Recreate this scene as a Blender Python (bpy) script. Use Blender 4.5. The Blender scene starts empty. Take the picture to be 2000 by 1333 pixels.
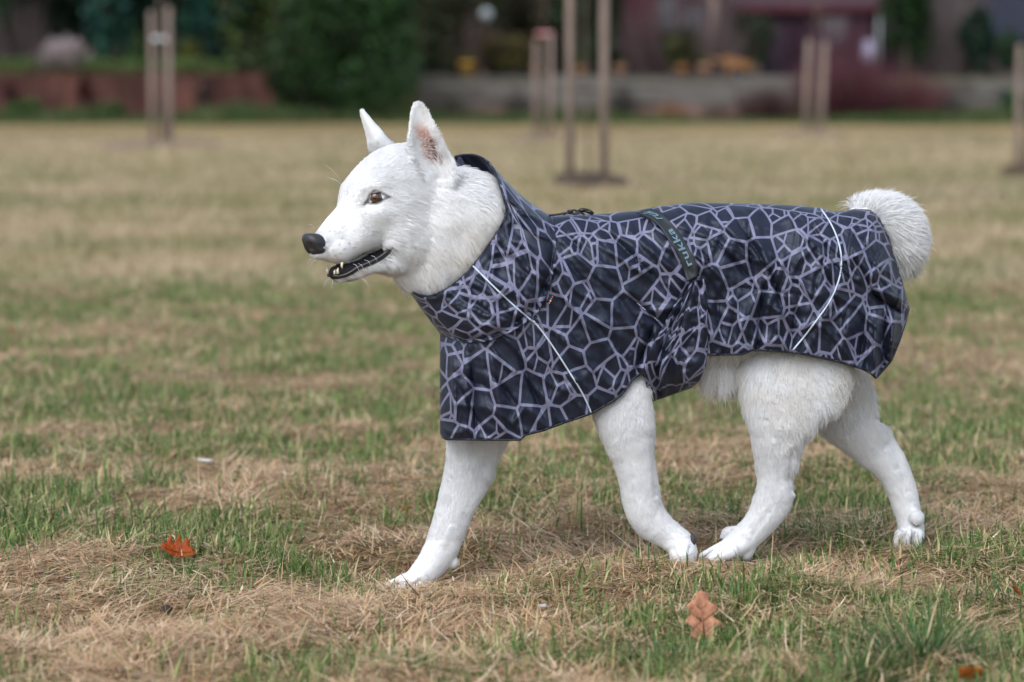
import bpy, bmesh, math, random
import numpy as np
from mathutils import Vector, Matrix, kdtree

SC = bpy.context.scene
COL = SC.collection
random.seed(7)
RNG = np.random.default_rng(11)

# ------------------------------------------------------------------ camera, sky, sun, exposure
F = 5556.0                      # focal length in photograph pixels (100 mm on a 36 mm frame)
CX, CY, HOR, CAMH = 1000.0, 666.5, 190.0, 0.87
PITCH = math.atan((CY - HOR) / F)
cam = bpy.data.cameras.new('camera')
cam_o = bpy.data.objects.new('camera', cam)
COL.objects.link(cam_o)
cam.sensor_width = 36.0
cam.lens = F / 2000.0 * 36.0
cam.clip_start = 0.05
cam.clip_end = 2000
cam_o.location = (0, 0, CAMH)
cam_o.rotation_euler = (math.pi / 2 - PITCH, 0, 0)
cam.dof.use_dof = True
cam.dof.focus_distance = 5.16
cam.dof.aperture_fstop = 3.3
SC.camera = cam_o

w = bpy.data.worlds.new('World')
SC.world = w
w.use_nodes = True
wn, wl = w.node_tree.nodes, w.node_tree.links
bg = wn['Background']
sky = wn.new('ShaderNodeTexSky')
sky.sky_type = 'NISHITA'
sky.sun_disc = False
sky.sun_elevation = math.radians(48)
sky.sun_rotation = math.radians(205)
hs = wn.new('ShaderNodeHueSaturation')
hs.inputs['Saturation'].default_value = 0.6
wl.new(sky.outputs['Color'], hs.inputs['Color'])
wl.new(hs.outputs['Color'], bg.inputs['Color'])
bg.inputs['Strength'].default_value = 0.135

sun = bpy.data.lights.new('sun', 'SUN')
sun.energy = 1.5
sun.angle = math.radians(60)
sun.color = (1.0, 0.98, 0.955)
sun_o = bpy.data.objects.new('sun', sun)
COL.objects.link(sun_o)
_az, _el = math.radians(205), math.radians(48)
_d = Vector((math.sin(_az) * math.cos(_el), math.cos(_az) * math.cos(_el), math.sin(_el)))
sun_o.rotation_euler = _d.to_track_quat('Z', 'Y').to_euler()
sun_o.location = (0, 0, 20)

SC.view_settings.view_transform = 'Standard'
SC.view_settings.look = 'None'
SC.view_settings.gamma = 1.0
SC.view_settings.use_curve_mapping = False
SC.view_settings.exposure = 0.83
SC.cycles.max_bounces = 8
SC.cycles.transparent_max_bounces = 8
SC.cycles.use_denoising = True

# ------------------------------------------------------------------ projection helpers (photograph pixel + depth -> world)
CP, SP = math.cos(PITCH), math.sin(PITCH)


def ray(px, py):
    px, py = np.asarray(px, float), np.asarray(py, float)
    cx, cy = (px - CX) / F, -(py - CY) / F
    return np.stack([cx + 0 * cy, CP + cy * SP, cy * CP - SP], -1)


def P(px, py, Y):
    d = ray(px, py)
    t = np.asarray(Y, float) / d[..., 1]
    return d * t[..., None] + np.array([0, 0, CAMH])


def proj(p):
    p = np.asarray(p, float) - np.array([0, 0, CAMH])
    z = p[..., 1] * CP - p[..., 2] * SP
    y = p[..., 1] * SP + p[..., 2] * CP
    return CX + F * p[..., 0] / z, CY - F * y / z


def Gd(px, py, z=0.0):
    d = ray(px, py)
    t = (z - CAMH) / d[..., 2]
    return d * t[..., None] + np.array([0, 0, CAMH])


# ------------------------------------------------------------------ noise
def _h(ix, iy, s):
    n = (ix.astype(np.int64) * 374761393 + iy.astype(np.int64) * 668265263 + s * 1442695041) & 0x7fffffff
    n = ((n ^ (n >> 13)) * 1274126177) & 0x7fffffff
    return ((n ^ (n >> 16)) & 0xffff) / 65535.0


def vn(x, y, s=0):
    x, y = np.asarray(x, float), np.asarray(y, float)
    ix, iy = np.floor(x), np.floor(y)
    fx, fy = x - ix, y - iy
    fx, fy = fx * fx * fx * (fx * (fx * 6 - 15) + 10), fy * fy * fy * (fy * (fy * 6 - 15) + 10)
    a, b = _h(ix, iy, s), _h(ix + 1, iy, s)
    c, d = _h(ix, iy + 1, s), _h(ix + 1, iy + 1, s)
    return (a * (1 - fx) + b * fx) * (1 - fy) + (c * (1 - fx) + d * fx) * fy


def fbm(x, y, s=0, o=3):
    r, a, t = 0, 1.0, 0
    for k in range(o):
        r = r + a * vn(x * 2 ** k, y * 2 ** k, s + 17 * k)
        t += a
        a *= .5
    return r / t


# ------------------------------------------------------------------ material helpers
def mat(name, base=(0.5, 0.5, 0.5), rough=0.8, spec=0.3, attr=None):
    m = bpy.data.materials.new(name)
    m.use_nodes = True
    b = m.node_tree.nodes['Principled BSDF']
    b.inputs['Base Color'].default_value = (*base, 1)
    b.inputs['Roughness'].default_value = rough
    b.inputs['Specular IOR Level'].default_value = spec
    if attr:
        a = m.node_tree.nodes.new('ShaderNodeAttribute')
        a.attribute_name = attr
        m.node_tree.links.new(a.outputs['Color'], b.inputs['Base Color'])
    return m


def nd(m, t, **kw):
    n = m.node_tree.nodes.new(t)
    for k, v in kw.items():
        setattr(n, k, v)
    return n


def lk(m, a, b):
    m.node_tree.links.new(a, b)


def ramp(m, fac, stops):
    r = nd(m, 'ShaderNodeValToRGB')
    e = r.color_ramp.elements
    while len(e) < len(stops):
        e.new(0.5)
    for i, (p, c) in enumerate(stops):
        e[i].position = p
        e[i].color = (*c, 1)
    lk(m, fac, r.inputs['Fac'])
    return r.outputs['Color']


def noise(m, scale, detail=4, vec=None, rough=0.55, dim='3D'):
    n = nd(m, 'ShaderNodeTexNoise', noise_dimensions=dim)
    n.inputs['Scale'].default_value = scale
    n.inputs['Detail'].default_value = detail
    n.inputs['Roughness'].default_value = rough
    if vec is not None:
        lk(m, vec, n.inputs['Vector'])
    return n.outputs['Fac']


def pos(m, scale=(1, 1, 1), kind='Object'):
    t = nd(m, 'ShaderNodeTexCoord')
    mp = nd(m, 'ShaderNodeMapping')
    mp.inputs['Scale'].default_value = scale
    lk(m, t.outputs[kind], mp.inputs['Vector'])
    return mp.outputs['Vector']


def mixc(m, fac, a, b, mode='MIX'):
    n = nd(m, 'ShaderNodeMix', data_type='RGBA', blend_type=mode)
    if hasattr(fac, 'links'):
        lk(m, fac, n.inputs[0])
    else:
        n.inputs[0].default_value = fac
    for s, v in ((6, a), (7, b)):
        if hasattr(v, 'links'):
            lk(m, v, n.inputs[s])
        else:
            n.inputs[s].default_value = (*v, 1)
    return n.outputs[2]


def speckled(name, c0, c1, scale=6, rough=0.9, spec=0.2, stretch=(1, 1, 1), bump=0.0):
    m = mat(name, c0, rough, spec)
    b = m.node_tree.nodes['Principled BSDF']
    f = noise(m, scale, 5, pos(m, stretch))
    lk(m, ramp(m, f, [(0.3, c0), (0.7, c1)]), b.inputs['Base Color'])
    if bump:
        bp = nd(m, 'ShaderNodeBump')
        bp.inputs['Strength'].default_value = bump
        lk(m, f, bp.inputs['Height'])
        lk(m, bp.outputs['Normal'], b.inputs['Normal'])
    return m


# ------------------------------------------------------------------ object helpers
def tag(o, label=None, cat=None, group=None, kind=None):
    if label:
        o['label'] = label
    if cat:
        o['category'] = cat
    if group:
        o['group'] = group
    if kind:
        o['kind'] = kind
    return o


def empty(name, loc, label=None, cat=None, group=None):
    o = bpy.data.objects.new(name, None)
    o.empty_display_size = 0.1
    COL.objects.link(o)
    o.location = loc
    return tag(o, label, cat, group)


def under(o, parent):
    """parent a mesh whose vertices are in world coordinates"""
    if parent is not None:
        o.parent = parent
        base = Matrix.Identity(4)
        q = parent
        while q is not None:
            base = q.matrix_parent_inverse @ Matrix.Translation(q.location) @ base if q.parent else Matrix.Translation(q.location) @ base
            q = q.parent
        o.matrix_parent_inverse = base.inverted()
    return o


def mesh(name, verts, faces, m=None, parent=None, smooth=True):
    me = bpy.data.meshes.new(name)
    me.from_pydata([tuple(v) for v in verts], [], faces)
    me.validate()
    if smooth:
        me.polygons.foreach_set('use_smooth', [True] * len(me.polygons))
    o = bpy.data.objects.new(name, me)
    COL.objects.link(o)
    if m:
        me.materials.append(m)
    return under(o, parent)


def fast_mesh(name, verts, quads, m=None, parent=None, smooth=False, vcol=None, tris=None):
    """verts (n,3); quads (k,4) or tris (k,3); vcol per-vertex RGB"""
    me = bpy.data.meshes.new(name)
    f = quads if tris is None else tris
    n, k, s = len(verts), len(f), f.shape[1]
    me.vertices.add(n)
    me.vertices.foreach_set('co', np.ascontiguousarray(verts, np.float32).ravel())
    me.loops.add(k * s)
    me.loops.foreach_set('vertex_index', np.ascontiguousarray(f, np.int32).ravel())
    me.polygons.add(k)
    me.polygons.foreach_set('loop_start', np.arange(k, dtype=np.int32) * s)
    me.polygons.foreach_set('loop_total', np.full(k, s, np.int32))
    me.update(calc_edges=True)
    me.polygons.foreach_set('use_smooth', np.full(k, smooth))
    if vcol is not None:
        a = me.color_attributes.new('Col', 'FLOAT_COLOR', 'POINT')
        a.data.foreach_set('color', np.concatenate([vcol, np.ones((n, 1))], 1).astype(np.float32).ravel())
    o = bpy.data.objects.new(name, me)
    COL.objects.link(o)
    if m:
        me.materials.append(m)
    return under(o, parent)


def box_vf(x0, x1, y0, y1, z0, z1, bev=0.0):
    bm = bmesh.new()
    bmesh.ops.create_cube(bm, size=1)
    for v in bm.verts:
        v.co = Vector(((x0 + x1) / 2 + v.co.x * (x1 - x0), (y0 + y1) / 2 + v.co.y * (y1 - y0), (z0 + z1) / 2 + v.co.z * (z1 - z0)))
    if bev:
        bmesh.ops.bevel(bm, geom=list(bm.edges), offset=bev, segments=1, affect='EDGES')
    v = [tuple(a.co) for a in bm.verts]
    f = [[b.index for b in a.verts] for a in bm.faces]
    bm.free()
    return v, f


def box(name, x0, x1, y0, y1, z0, z1, m, parent=None, bev=0.0):
    v, f = box_vf(x0, x1, y0, y1, z0, z1, bev)
    return mesh(name, v, f, m, parent, smooth=False)


def tube_vf(pts, rad, n=10, cap=True):
    pts = [Vector(p) for p in pts]
    if not hasattr(rad, '__len__'):
        rad = [rad] * len(pts)
    V, Fc = [], []
    up = Vector((0.13, 0.31, 0.94))
    for i, p in enumerate(pts):
        t = (pts[min(i + 1, len(pts) - 1)] - pts[max(i - 1, 0)]).normalized()
        a = t.cross(up)
        if a.length < 1e-3:
            a = t.cross(Vector((1, 0, 0)))
        a.normalize()
        b = t.cross(a).normalized()
        for k in range(n):
            an = 2 * math.pi * k / n
            V.append(p + a * math.cos(an) * rad[i] + b * math.sin(an) * rad[i])
    for i in range(len(pts) - 1):
        for k in range(n):
            Fc.append((i * n + k, i * n + (k + 1) % n, (i + 1) * n + (k + 1) % n, (i + 1) * n + k))
    if cap:
        Fc.append(tuple(range(n - 1, -1, -1)))
        Fc.append(tuple((len(pts) - 1) * n + k for k in range(n)))
    return V, Fc


def tube(name, pts, rad, m, parent=None, n=10):
    v, f = tube_vf(pts, rad, n)
    return mesh(name, v, f, m, parent)


class Bag:
    """collects pieces into one mesh"""
    def __init__(s):
        s.v, s.f = [], []

    def add(s, vf):
        k = len(s.v)
        s.v += [tuple(a) for a in vf[0]]
        s.f += [tuple(i + k for i in a) for a in vf[1]]
        return s


def cr(pts, n):
    """Catmull-Rom resampling of an array of control rows"""
    p = np.asarray(pts, float)
    p = np.vstack([2 * p[0] - p[1], p, 2 * p[-1] - p[-2]])
    out = []
    for i in range(1, len(p) - 2):
        for t in np.linspace(0, 1, n, endpoint=False):
            a, b, c, d = p[i - 1], p[i], p[i + 1], p[i + 2]
            out.append(.5 * (2 * b + (c - a) * t + (2 * a - 5 * b + 4 * c - d) * t * t + (3 * b - a - 3 * c + d) * t ** 3))
    out.append(p[-2])
    return np.array(out)


# ------------------------------------------------------------------ the lie of the lawn
def Yb(px):
    return 5.30 + 0.17 * (np.asarray(px, float) - 1300) / 1046.0


_paws = [(812, 1151, 5.25), (1420, 1087, 5.25), (1335, 1089, 5.20), (1778, 1067, 5.44)]
_pp = np.array([P(*q) for q in _paws])
_pp[:, 2] -= 0.008
_K = np.exp(-((_pp[:, None, :2] - _pp[None, :, :2]) ** 2).sum(-1) / (2 * .26 ** 2)) + 1e-6 * np.eye(4)
_Wt = np.linalg.solve(_K, _pp[:, 2])


def gh(x, y):
    x, y = np.asarray(x, float), np.asarray(y, float)
    z = np.zeros(np.broadcast(x, y).shape)
    for c, wt in zip(_pp, _Wt):
        z = z + wt * np.exp(-((x - c[0]) ** 2 + (y - c[1]) ** 2) / (2 * .26 ** 2))
    near = np.clip((14 - y) / 6, 0, 1)
    return z + near * (0.03 * (fbm(x * 2.6, y * 2.6, 5, 2) - .5) + .022 * (fbm(x * 11, y * 9, 6, 2) - .5))


# ------------------------------------------------------------------ GROUND
def make_ground():
    m = mat('lawn_soil', (0.3, 0.24, 0.14), 0.95, 0.1)
    b = m.node_tree.nodes['Principled BSDF']
    v1 = pos(m, (1, 1, 1))
    v2 = pos(m, (0.35, 1.0, 1))
    v3 = pos(m, (0.5, 0.12, 1))
    fine = noise(m, 60, 6, v1, 0.7)
    straw = ramp(m, fine, [(0.3, (0.16, 0.105, 0.055)), (0.5, (0.37, 0.265, 0.15)), (0.72, (0.46, 0.37, 0.25))])
    green = ramp(m, fine, [(0.3, (0.05, 0.065, 0.02)), (0.6, (0.16, 0.165, 0.06)), (0.8, (0.28, 0.24, 0.12))])
    big = noise(m, 0.55, 6, v2, 0.62)
    fac = ramp(m, big, [(0.44, (0, 0, 0)), (0.62, (1, 1, 1))])
    c = mixc(m, fac, straw, green)
    tone = noise(m, 0.5, 5, v3, 0.6)
    c = mixc(m, 1.0, c, ramp(m, tone, [(0.34, (0.66, 0.66, 0.58)), (0.66, (1.22, 1.14, 1.06))]), 'MULTIPLY')
    # bare earth shows only where the sward is modelled blade by blade
    tc_ = nd(m, 'ShaderNodeTexCoord')
    sp_ = nd(m, 'ShaderNodeSeparateXYZ')
    lk(m, tc_.outputs['Object'], sp_.inputs[0])
    mr_ = nd(m, 'ShaderNodeMapRange')
    mr_.inputs['From Min'].default_value = 9
    mr_.inputs['From Max'].default_value = 14
    lk(m, sp_.outputs['Y'], mr_.inputs['Value'])
    ax_ = nd(m, 'ShaderNodeMath', operation='ABSOLUTE')
    lk(m, sp_.outputs['X'], ax_.inputs[0])
    wx_ = nd(m, 'ShaderNodeMath', operation='MULTIPLY_ADD')
    lk(m, sp_.outputs['Y'], wx_.inputs[0])
    wx_.inputs[1].default_value = -.205
    lk(m, ax_.outputs[0], wx_.inputs[2])
    mr2 = nd(m, 'ShaderNodeMapRange')
    mr2.inputs['From Min'].default_value = .5
    mr2.inputs['From Max'].default_value = .8
    lk(m, wx_.outputs[0], mr2.inputs['Value'])
    mr3 = nd(m, 'ShaderNodeMapRange')
    mr3.inputs['From Min'].default_value = 4.1
    mr3.inputs['From Max'].default_value = 3.85
    lk(m, sp_.outputs['Y'], mr3.inputs['Value'])
    mxa = nd(m, 'ShaderNodeMath', operation='MAXIMUM')
    lk(m, mr2.outputs[0], mxa.inputs[0])
    lk(m, mr3.outputs[0], mxa.inputs[1])
    mxb = nd(m, 'ShaderNodeMath', operation='MAXIMUM')
    lk(m, mxa.outputs[0], mxb.inputs[0])
    lk(m, mr_.outputs[0], mxb.inputs[1])
    c = mixc(m, mxb.outputs[0], ramp(m, fine, [(0.3, (0.09, 0.062, 0.034)), (0.7, (0.34, 0.25, 0.145))]), c)
    lk(m, c, b.inputs['Base Color'])
    bp = nd(m, 'ShaderNodeBump')
    bp.inputs['Strength'].default_value = 0.6
    bp.inputs['Distance'].default_value = 0.03
    lk(m, fine, bp.inputs['Height'])
    lk(m, bp.outputs['Normal'], b.inputs['Normal'])
    ys = np.concatenate([[-400, -60, -10, 0, 2.5], np.arange(3.4, 8.0, .05), np.linspace(8, 16, 50)[1:], [20, 30, 45, 70, 100, 160, 300, 900]])
    xs = np.concatenate([[-700, -150, -40, -12, -5], np.arange(-2.4, 2.41, .05), [5, 12, 40, 150, 700]])
    X, Y = np.meshgrid(xs, ys)
    Z = gh(X, Y)
    V = np.stack([X, Y, Z], -1).reshape(-1, 3)
    nx, ny = len(xs), len(ys)
    i = np.arange(nx * (ny - 1)).reshape(ny - 1, nx)[:, :-1].ravel()
    q = np.stack([i, i + 1, i + nx + 1, i + nx], -1)
    o = fast_mesh('ground', V, q, m, smooth=True)
    tag(o, kind='structure')


make_ground()


def blades(name, px, py, hgt, wid, az, pitch, bend, z0, cols, m, seg=3, label=None, cat=None):
    """many grass blades as one mesh: base point, length, width, heading, elevation angle, bend towards the ground"""
    n = len(px)
    gz = gh(px, py) + z0
    dx, dy = np.cos(az), np.sin(az)
    sx, sy = -dy, dx
    V = np.zeros((n, seg + 1, 2, 3), np.float32)
    x, y, z = px.copy(), py.copy(), gz.copy()
    for k in range(seg + 1):
        t = k / seg
        wk = wid * (1 - 0.92 * t ** 1.6) * .5
        V[:, k, 0] = np.stack([x - sx * wk, y - sy * wk, z], -1)
        V[:, k, 1] = np.stack([x + sx * wk, y + sy * wk, z], -1)
        e = pitch - bend * t
        x = x + dx * np.cos(e) * hgt / seg
        y = y + dy * np.cos(e) * hgt / seg
        z = z + np.sin(e) * hgt / seg
    V = V.reshape(-1, 3)
    base = np.arange(n)[:, None] * (seg + 1) * 2
    q = []
    for k in range(seg):
        q.append(np.concatenate([base + 2 * k, base + 2 * k + 1, base + 2 * k + 3, base + 2 * k + 2], 1))
    q = np.stack(q, 1).reshape(-1, 4)
    c = np.repeat(cols, (seg + 1) * 2, 0)
    o = fast_mesh(name, V, q, m, vcol=c)
    tag(o, label, cat, kind='stuff')
    return o


def trodden(x, y):
    """blades kept: none pushed through the paws, few right in front of them"""
    keep = np.ones(len(x), bool)
    for c in _pp:
        d = ((x - c[0] - .01) / .065) ** 2 + ((y - c[1] + .02) / .075) ** 2
        keep &= (d > 1) | (RNG.random(len(x)) < .45 * d)
    return keep


def blade_mat(name, trans=0.3):
    m = bpy.data.materials.new(name)
    m.use_nodes = True
    nt = m.node_tree
    b = nt.nodes['Principled BSDF']
    a = nd(m, 'ShaderNodeAttribute')
    a.attribute_name = 'Col'
    lk(m, a.outputs['Color'], b.inputs['Base Color'])
    b.inputs['Roughness'].default_value = 0.6
    b.inputs['Specular IOR Level'].default_value = 0.25
    t = nd(m, 'ShaderNodeBsdfTranslucent')
    lk(m, a.outputs['Color'], t.inputs['Color'])
    mx = nd(m, 'ShaderNodeMixShader')
    mx.inputs[0].default_value = trans
    lk(m, b.outputs[0], mx.inputs[1])
    lk(m, t.outputs[0], mx.inputs[2])
    lk(m, mx.outputs[0], nt.nodes['Material Output'].inputs['Surface'])
    return m


M_BLADE = blade_mat('grass_blade')
STRAW = np.array([(0.58, 0.405, 0.22), (0.68, 0.51, 0.32), (0.52, 0.325, 0.19), (0.80, 0.67, 0.48), (0.64, 0.43, 0.285), (0.30, 0.17, 0.08), (0.14, 0.085, 0.04)])
STRAW = STRAW * 1.0
STRAW_P = np.array([.24, .22, .16, .10, .16, .08, .04])
GREEN = np.array([(0.062, 0.135, 0.03), (0.11, 0.19, 0.05), (0.18, 0.25, 0.08), (0.30, 0.325, 0.13), (0.50, 0.44, 0.24)])
GREEN_P = np.array([.26, .28, .22, .14, .10])


def greenness(x, y):
    """0 straw .. 1 green: streaky patches across the lawn"""
    g = fbm(x * 2.1 + 3.1, y * 2.3, 3, 4) * .62 + fbm(x * 8, y * 5, 14, 2) * .28 + fbm(x * .5, y * .45, 9, 2) * .10
    g = (g - .5) * 7.5 + .53
    band = .45 * np.exp(-((y - 7.6) / 1.3) ** 2) - .3 * np.exp(-((y - 9.2) / .5) ** 2) - .40 * np.exp(-((y - 5.3) / .42) ** 2) * np.exp(-((x + .6) / .8) ** 2) + .22 * np.exp(-((y - 4.6) / .35) ** 2) * np.exp(-((x - .55) / .45) ** 2) - .45 * np.exp(-((y - 5.7) / .35) ** 2) * np.exp(-((x - .15) / .5) ** 2)
    return np.clip(g + band, 0, 1)


def scatter(n, y0, y1, power=1.0):
    """points in the camera's ground wedge, denser nearer"""
    u = RNG.random(n)
    y = (y0 ** (1 - power) + u * (y1 ** (1 - power) - y0 ** (1 - power))) ** (1 / (1 - power)) if power != 1 else y0 * (y1 / y0) ** u
    x = (RNG.random(n) * 2 - 1) * (y * 0.205 + .75)
    return x, y


def make_grass():
    # mown straw lying in tangled drifts
    n = 410000
    x, y = scatter(n, 3.95, 14, 1.6)
    g = greenness(x, y)
    keep = (RNG.random(n) > g * .5) & trodden(x, y)
    x, y, g = x[keep], y[keep], g[keep]
    n = len(x)
    cols = STRAW[RNG.choice(len(STRAW), n, p=STRAW_P)] * (0.75 + .5 * RNG.random((n, 1)))
    L = (.02 + .075 * RNG.random(n) ** 2.0) * (1 + .04 * (y - 4))
    wd = (.0014 + .0024 * RNG.random(n) ** 1.5) * (1 + .09 * (y - 4))
    drift = fbm(x * 5, y * 5, 21, 2)
    az = (drift - .5) * 9 + RNG.normal(0, .7, n)
    z0 = RNG.random(n) ** 1.5 * (.004 + .034 * np.clip(fbm(x * 6, y * 4.5, 23, 2) * 2.6 - .9, 0, 1))
    pt, bd = RNG.normal(.04, .16, n), RNG.normal(.12, .3, n)
    for sel, sg, lab in ((y < 5.6, 2, 'dry mown straw lying in tangled drifts round the dog and in front of it'), (y >= 5.6, 1, 'blurred dry mown straw lying in drifts behind the dog')):
        blades('straw', x[sel], y[sel], L[sel], wd[sel], az[sel], pt[sel], bd[sel], z0[sel], cols[sel], M_BLADE, sg, lab, 'straw')
    # green turf, standing
    n = 280000
    x, y = scatter(n, 3.95, 14, 1.55)
    g = greenness(x, y)
    keep = (RNG.random(n) < .12 + g * .88) & trodden(x, y)
    x, y, g = x[keep], y[keep], g[keep]
    n = len(x)
    cols = GREEN[RNG.choice(len(GREEN), n, p=GREEN_P)] * (0.7 + .6 * RNG.random((n, 1)))
    tuf = vn(x * 9, y * 9, 33)
    L = (.014 + .042 * RNG.random(n) ** 1.8) * (.40 + 1.1 * tuf) * (1 + .02 * (y - 4))
    wd = (.0020 + .0030 * RNG.random(n)) * (1 + .08 * (y - 4))
    blades('turf_grass', x, y, L, wd, RNG.random(n) * 6.283, RNG.normal(1.0, .4, n), np.abs(RNG.normal(.6, .6, n)), np.zeros(n), cols, M_BLADE, 2,
           'short green grass standing in patches between the straw', 'grass')
    # dry stalks sticking up
    n = 8000
    x, y = scatter(n, 3.95, 11, 1.6)
    keep = trodden(x, y)
    x, y = x[keep], y[keep]
    n = len(x)
    cols = STRAW[RNG.choice(4, n)] * (0.9 + .35 * RNG.random((n, 1)))
    L = .02 + .065 * RNG.random(n) ** 2.2
    wd = .0011 + .0015 * RNG.random(n)
    blades('dry_stalks', x, y, L, wd, RNG.random(n) * 6.283, RNG.normal(.95, .4, n), RNG.normal(.3, .4, n), np.zeros(n), cols, M_BLADE, 3,
           'pale dry grass stalks sticking up out of the lawn', 'grass')
    # farther lawn
    n = 130000
    x, y = scatter(n, 13, 60, 1.25)
    g = greenness(x * .6, y * .35) * np.clip(1.2 - (y - 13) / 60, .45, 1) * .75
    isg = RNG.random(n) < g
    cols = np.where(isg[:, None], np.array([(0.24, .24, .105)]), np.array([(0.49, .395, .26)])) * (0.7 + .6 * RNG.random((n, 1)))
    L = (.03 + .05 * RNG.random(n)) * (1 + .01 * (y - 13))
    wd = (.004 + .006 * RNG.random(n)) * (1 + .07 * (y - 13))
    blades('distant_grass', x, y, L, wd, RNG.random(n) * 6.283, RNG.normal(.7, .4, n), np.abs(RNG.normal(.5, .5, n)), np.zeros(n), cols, M_BLADE, 1,
           'faded lawn grass running back to the garden walls', 'grass')


make_grass()

# ------------------------------------------------------------------ BACKGROUND
YW = 97.0                                    # depth of the garden walls at the far edge of the lawn


def WX(px, Y=YW):
    return float(P(px, 190, Y)[0])


def WZ(py, Y=YW):
    return float(P(1000, py, Y)[2])


M_SOIL = speckled('dark_soil', (0.035, 0.024, 0.017), (0.10, 0.068, 0.045), 9)
M_BED = speckled('trodden_soil', (0.13, 0.09, 0.062), (0.27, 0.195, 0.13), 5)
M_STAKE = speckled('weathered_stake', (0.17, 0.125, 0.105), (0.30, 0.235, 0.205), 5, stretch=(6, 6, .6))
M_BARK = speckled('bark', (0.07, 0.055, 0.045), (0.16, 0.12, 0.10), 8, stretch=(3, 3, .5))


def leaf_mat(name, trans=0.25):
    return blade_mat(name, trans)


M_LEAF = leaf_mat('leaves')


def leaf_cloud(name, pts, size, cols, parent=None, m=None, flat=0.5):
    """leaf-sized quads at given points with random orientation"""
    n = len(pts)
    a = RNG.normal(size=(n, 3))
    a /= np.linalg.norm(a, axis=1)[:, None]
    b = RNG.normal(size=(n, 3))
    b -= a * (a * b).sum(1)[:, None]
    b /= np.linalg.norm(b, axis=1)[:, None]
    s = size * (0.6 + .8 * RNG.random((n, 1)))
    V = np.stack([pts - a * s, pts + b * s * flat, pts + a * s, pts - b * s * flat], 1).reshape(-1, 3)
    q = np.arange(n * 4).reshape(n, 4)
    return fast_mesh(name, V, q, m or M_LEAF, parent, vcol=np.repeat(cols, 4, 0))


def crown_points(n, c, r, lobes=14, shape='round', seed=0):
    """points on lumpy clumps through a crown: c centre, r radii"""
    rg = np.random.default_rng(seed)
    c, r = np.array(c), np.array(r)
    L = rg.normal(size=(lobes, 3))
    L /= np.linalg.norm(L, axis=1)[:, None]
    L *= rg.random((lobes, 1)) ** .4 * .72
    if shape == 'cone':
        k = 1 - (L[:, 2] + 1) / 2 * .75
        L[:, :2] *= k[:, None]
    lr = .22 + .26 * rg.random(lobes)
    i = rg.integers(0, lobes, n)
    d = rg.normal(size=(n, 3))
    d /= np.linalg.norm(d, axis=1)[:, None]
    p = L[i] + d * (lr[i] * (.65 + .45 * rg.random(n)))[:, None]
    return c + p * r, i


def plant(name, px, Y, z0, rx, h, n, size, col, label, cat, seed, shape='round', trunk=True, lobes=14, group=None, var=.6, ry=None):
    X = WX(px, Y)
    root = empty(name, (X, Y, z0), label, cat, group)
    zc = z0 + h * (.53 if trunk else .48)
    pts, i = crown_points(n, (X, Y, zc), (rx, ry or rx * .9, h * .5), lobes, shape, seed)
    pts[:, 2] = np.maximum(pts[:, 2], z0 + .02)
    rg = np.random.default_rng(seed + 1)
    tone = (1 - var + 2 * var * rg.random(lobes))[i][:, None]
    hue = 1 + (rg.random((n, 3)) - .5) * .5
    leaf_cloud('crown', pts, size, np.array([col]) * tone * hue, root)
    tr = Bag()
    tr.add(tube_vf([(X, Y, z0 - .1), (X + .03, Y, z0 + h * .3), (X - .02 * h, Y, z0 + h * .75)], [h * .022, h * .016, h * .006], 8))
    for k in range(5):
        a = k * 1.3 + seed
        zz = z0 + h * (.2 + .1 * k)
        tr.add(tube_vf([(X, Y, zz), (X + math.cos(a) * rx * .35, Y + math.sin(a) * rx * .35, zz + h * .1), (X + math.cos(a) * rx * .6, Y + math.sin(a) * rx * .6, zz + h * .2)], [h * .01, h * .007, h * .003], 6))
    mesh('trunk', tr.v, tr.f, M_BARK, root)
    return root


def bare_shrub(name, px, Y, z0, rx, h, n, col, label, cat, seed, thick=.02, group=None):
    """leafless shrub: many thin curved stems"""
    rg = np.random.default_rng(seed)
    X = WX(px, Y)
    root = empty(name, (X, Y, z0), label, cat, group)
    bg_ = Bag()
    cols = []
    for k in range(n):
        a = rg.random() * 6.283
        r = rx * rg.random() ** .6
        hh = h * (.55 + .45 * rg.random()) * (1 - .3 * (r / rx) ** 2)
        x0, y0 = X + math.cos(a) * r * .25, Y + math.sin(a) * r * .25
        p = [(x0, y0, z0), (X + math.cos(a) * r * .7, Y + math.sin(a) * r * .7, z0 + hh * .55), (X + math.cos(a) * r, Y + math.sin(a) * r, z0 + hh)]
        bg_.add(tube_vf(p, [thick, thick * .8, thick * .4], 4, cap=False))
    mesh('stems', bg_.v, bg_.f, mat(name + '_stems', col, .8), root, smooth=False)
    return root


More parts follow.
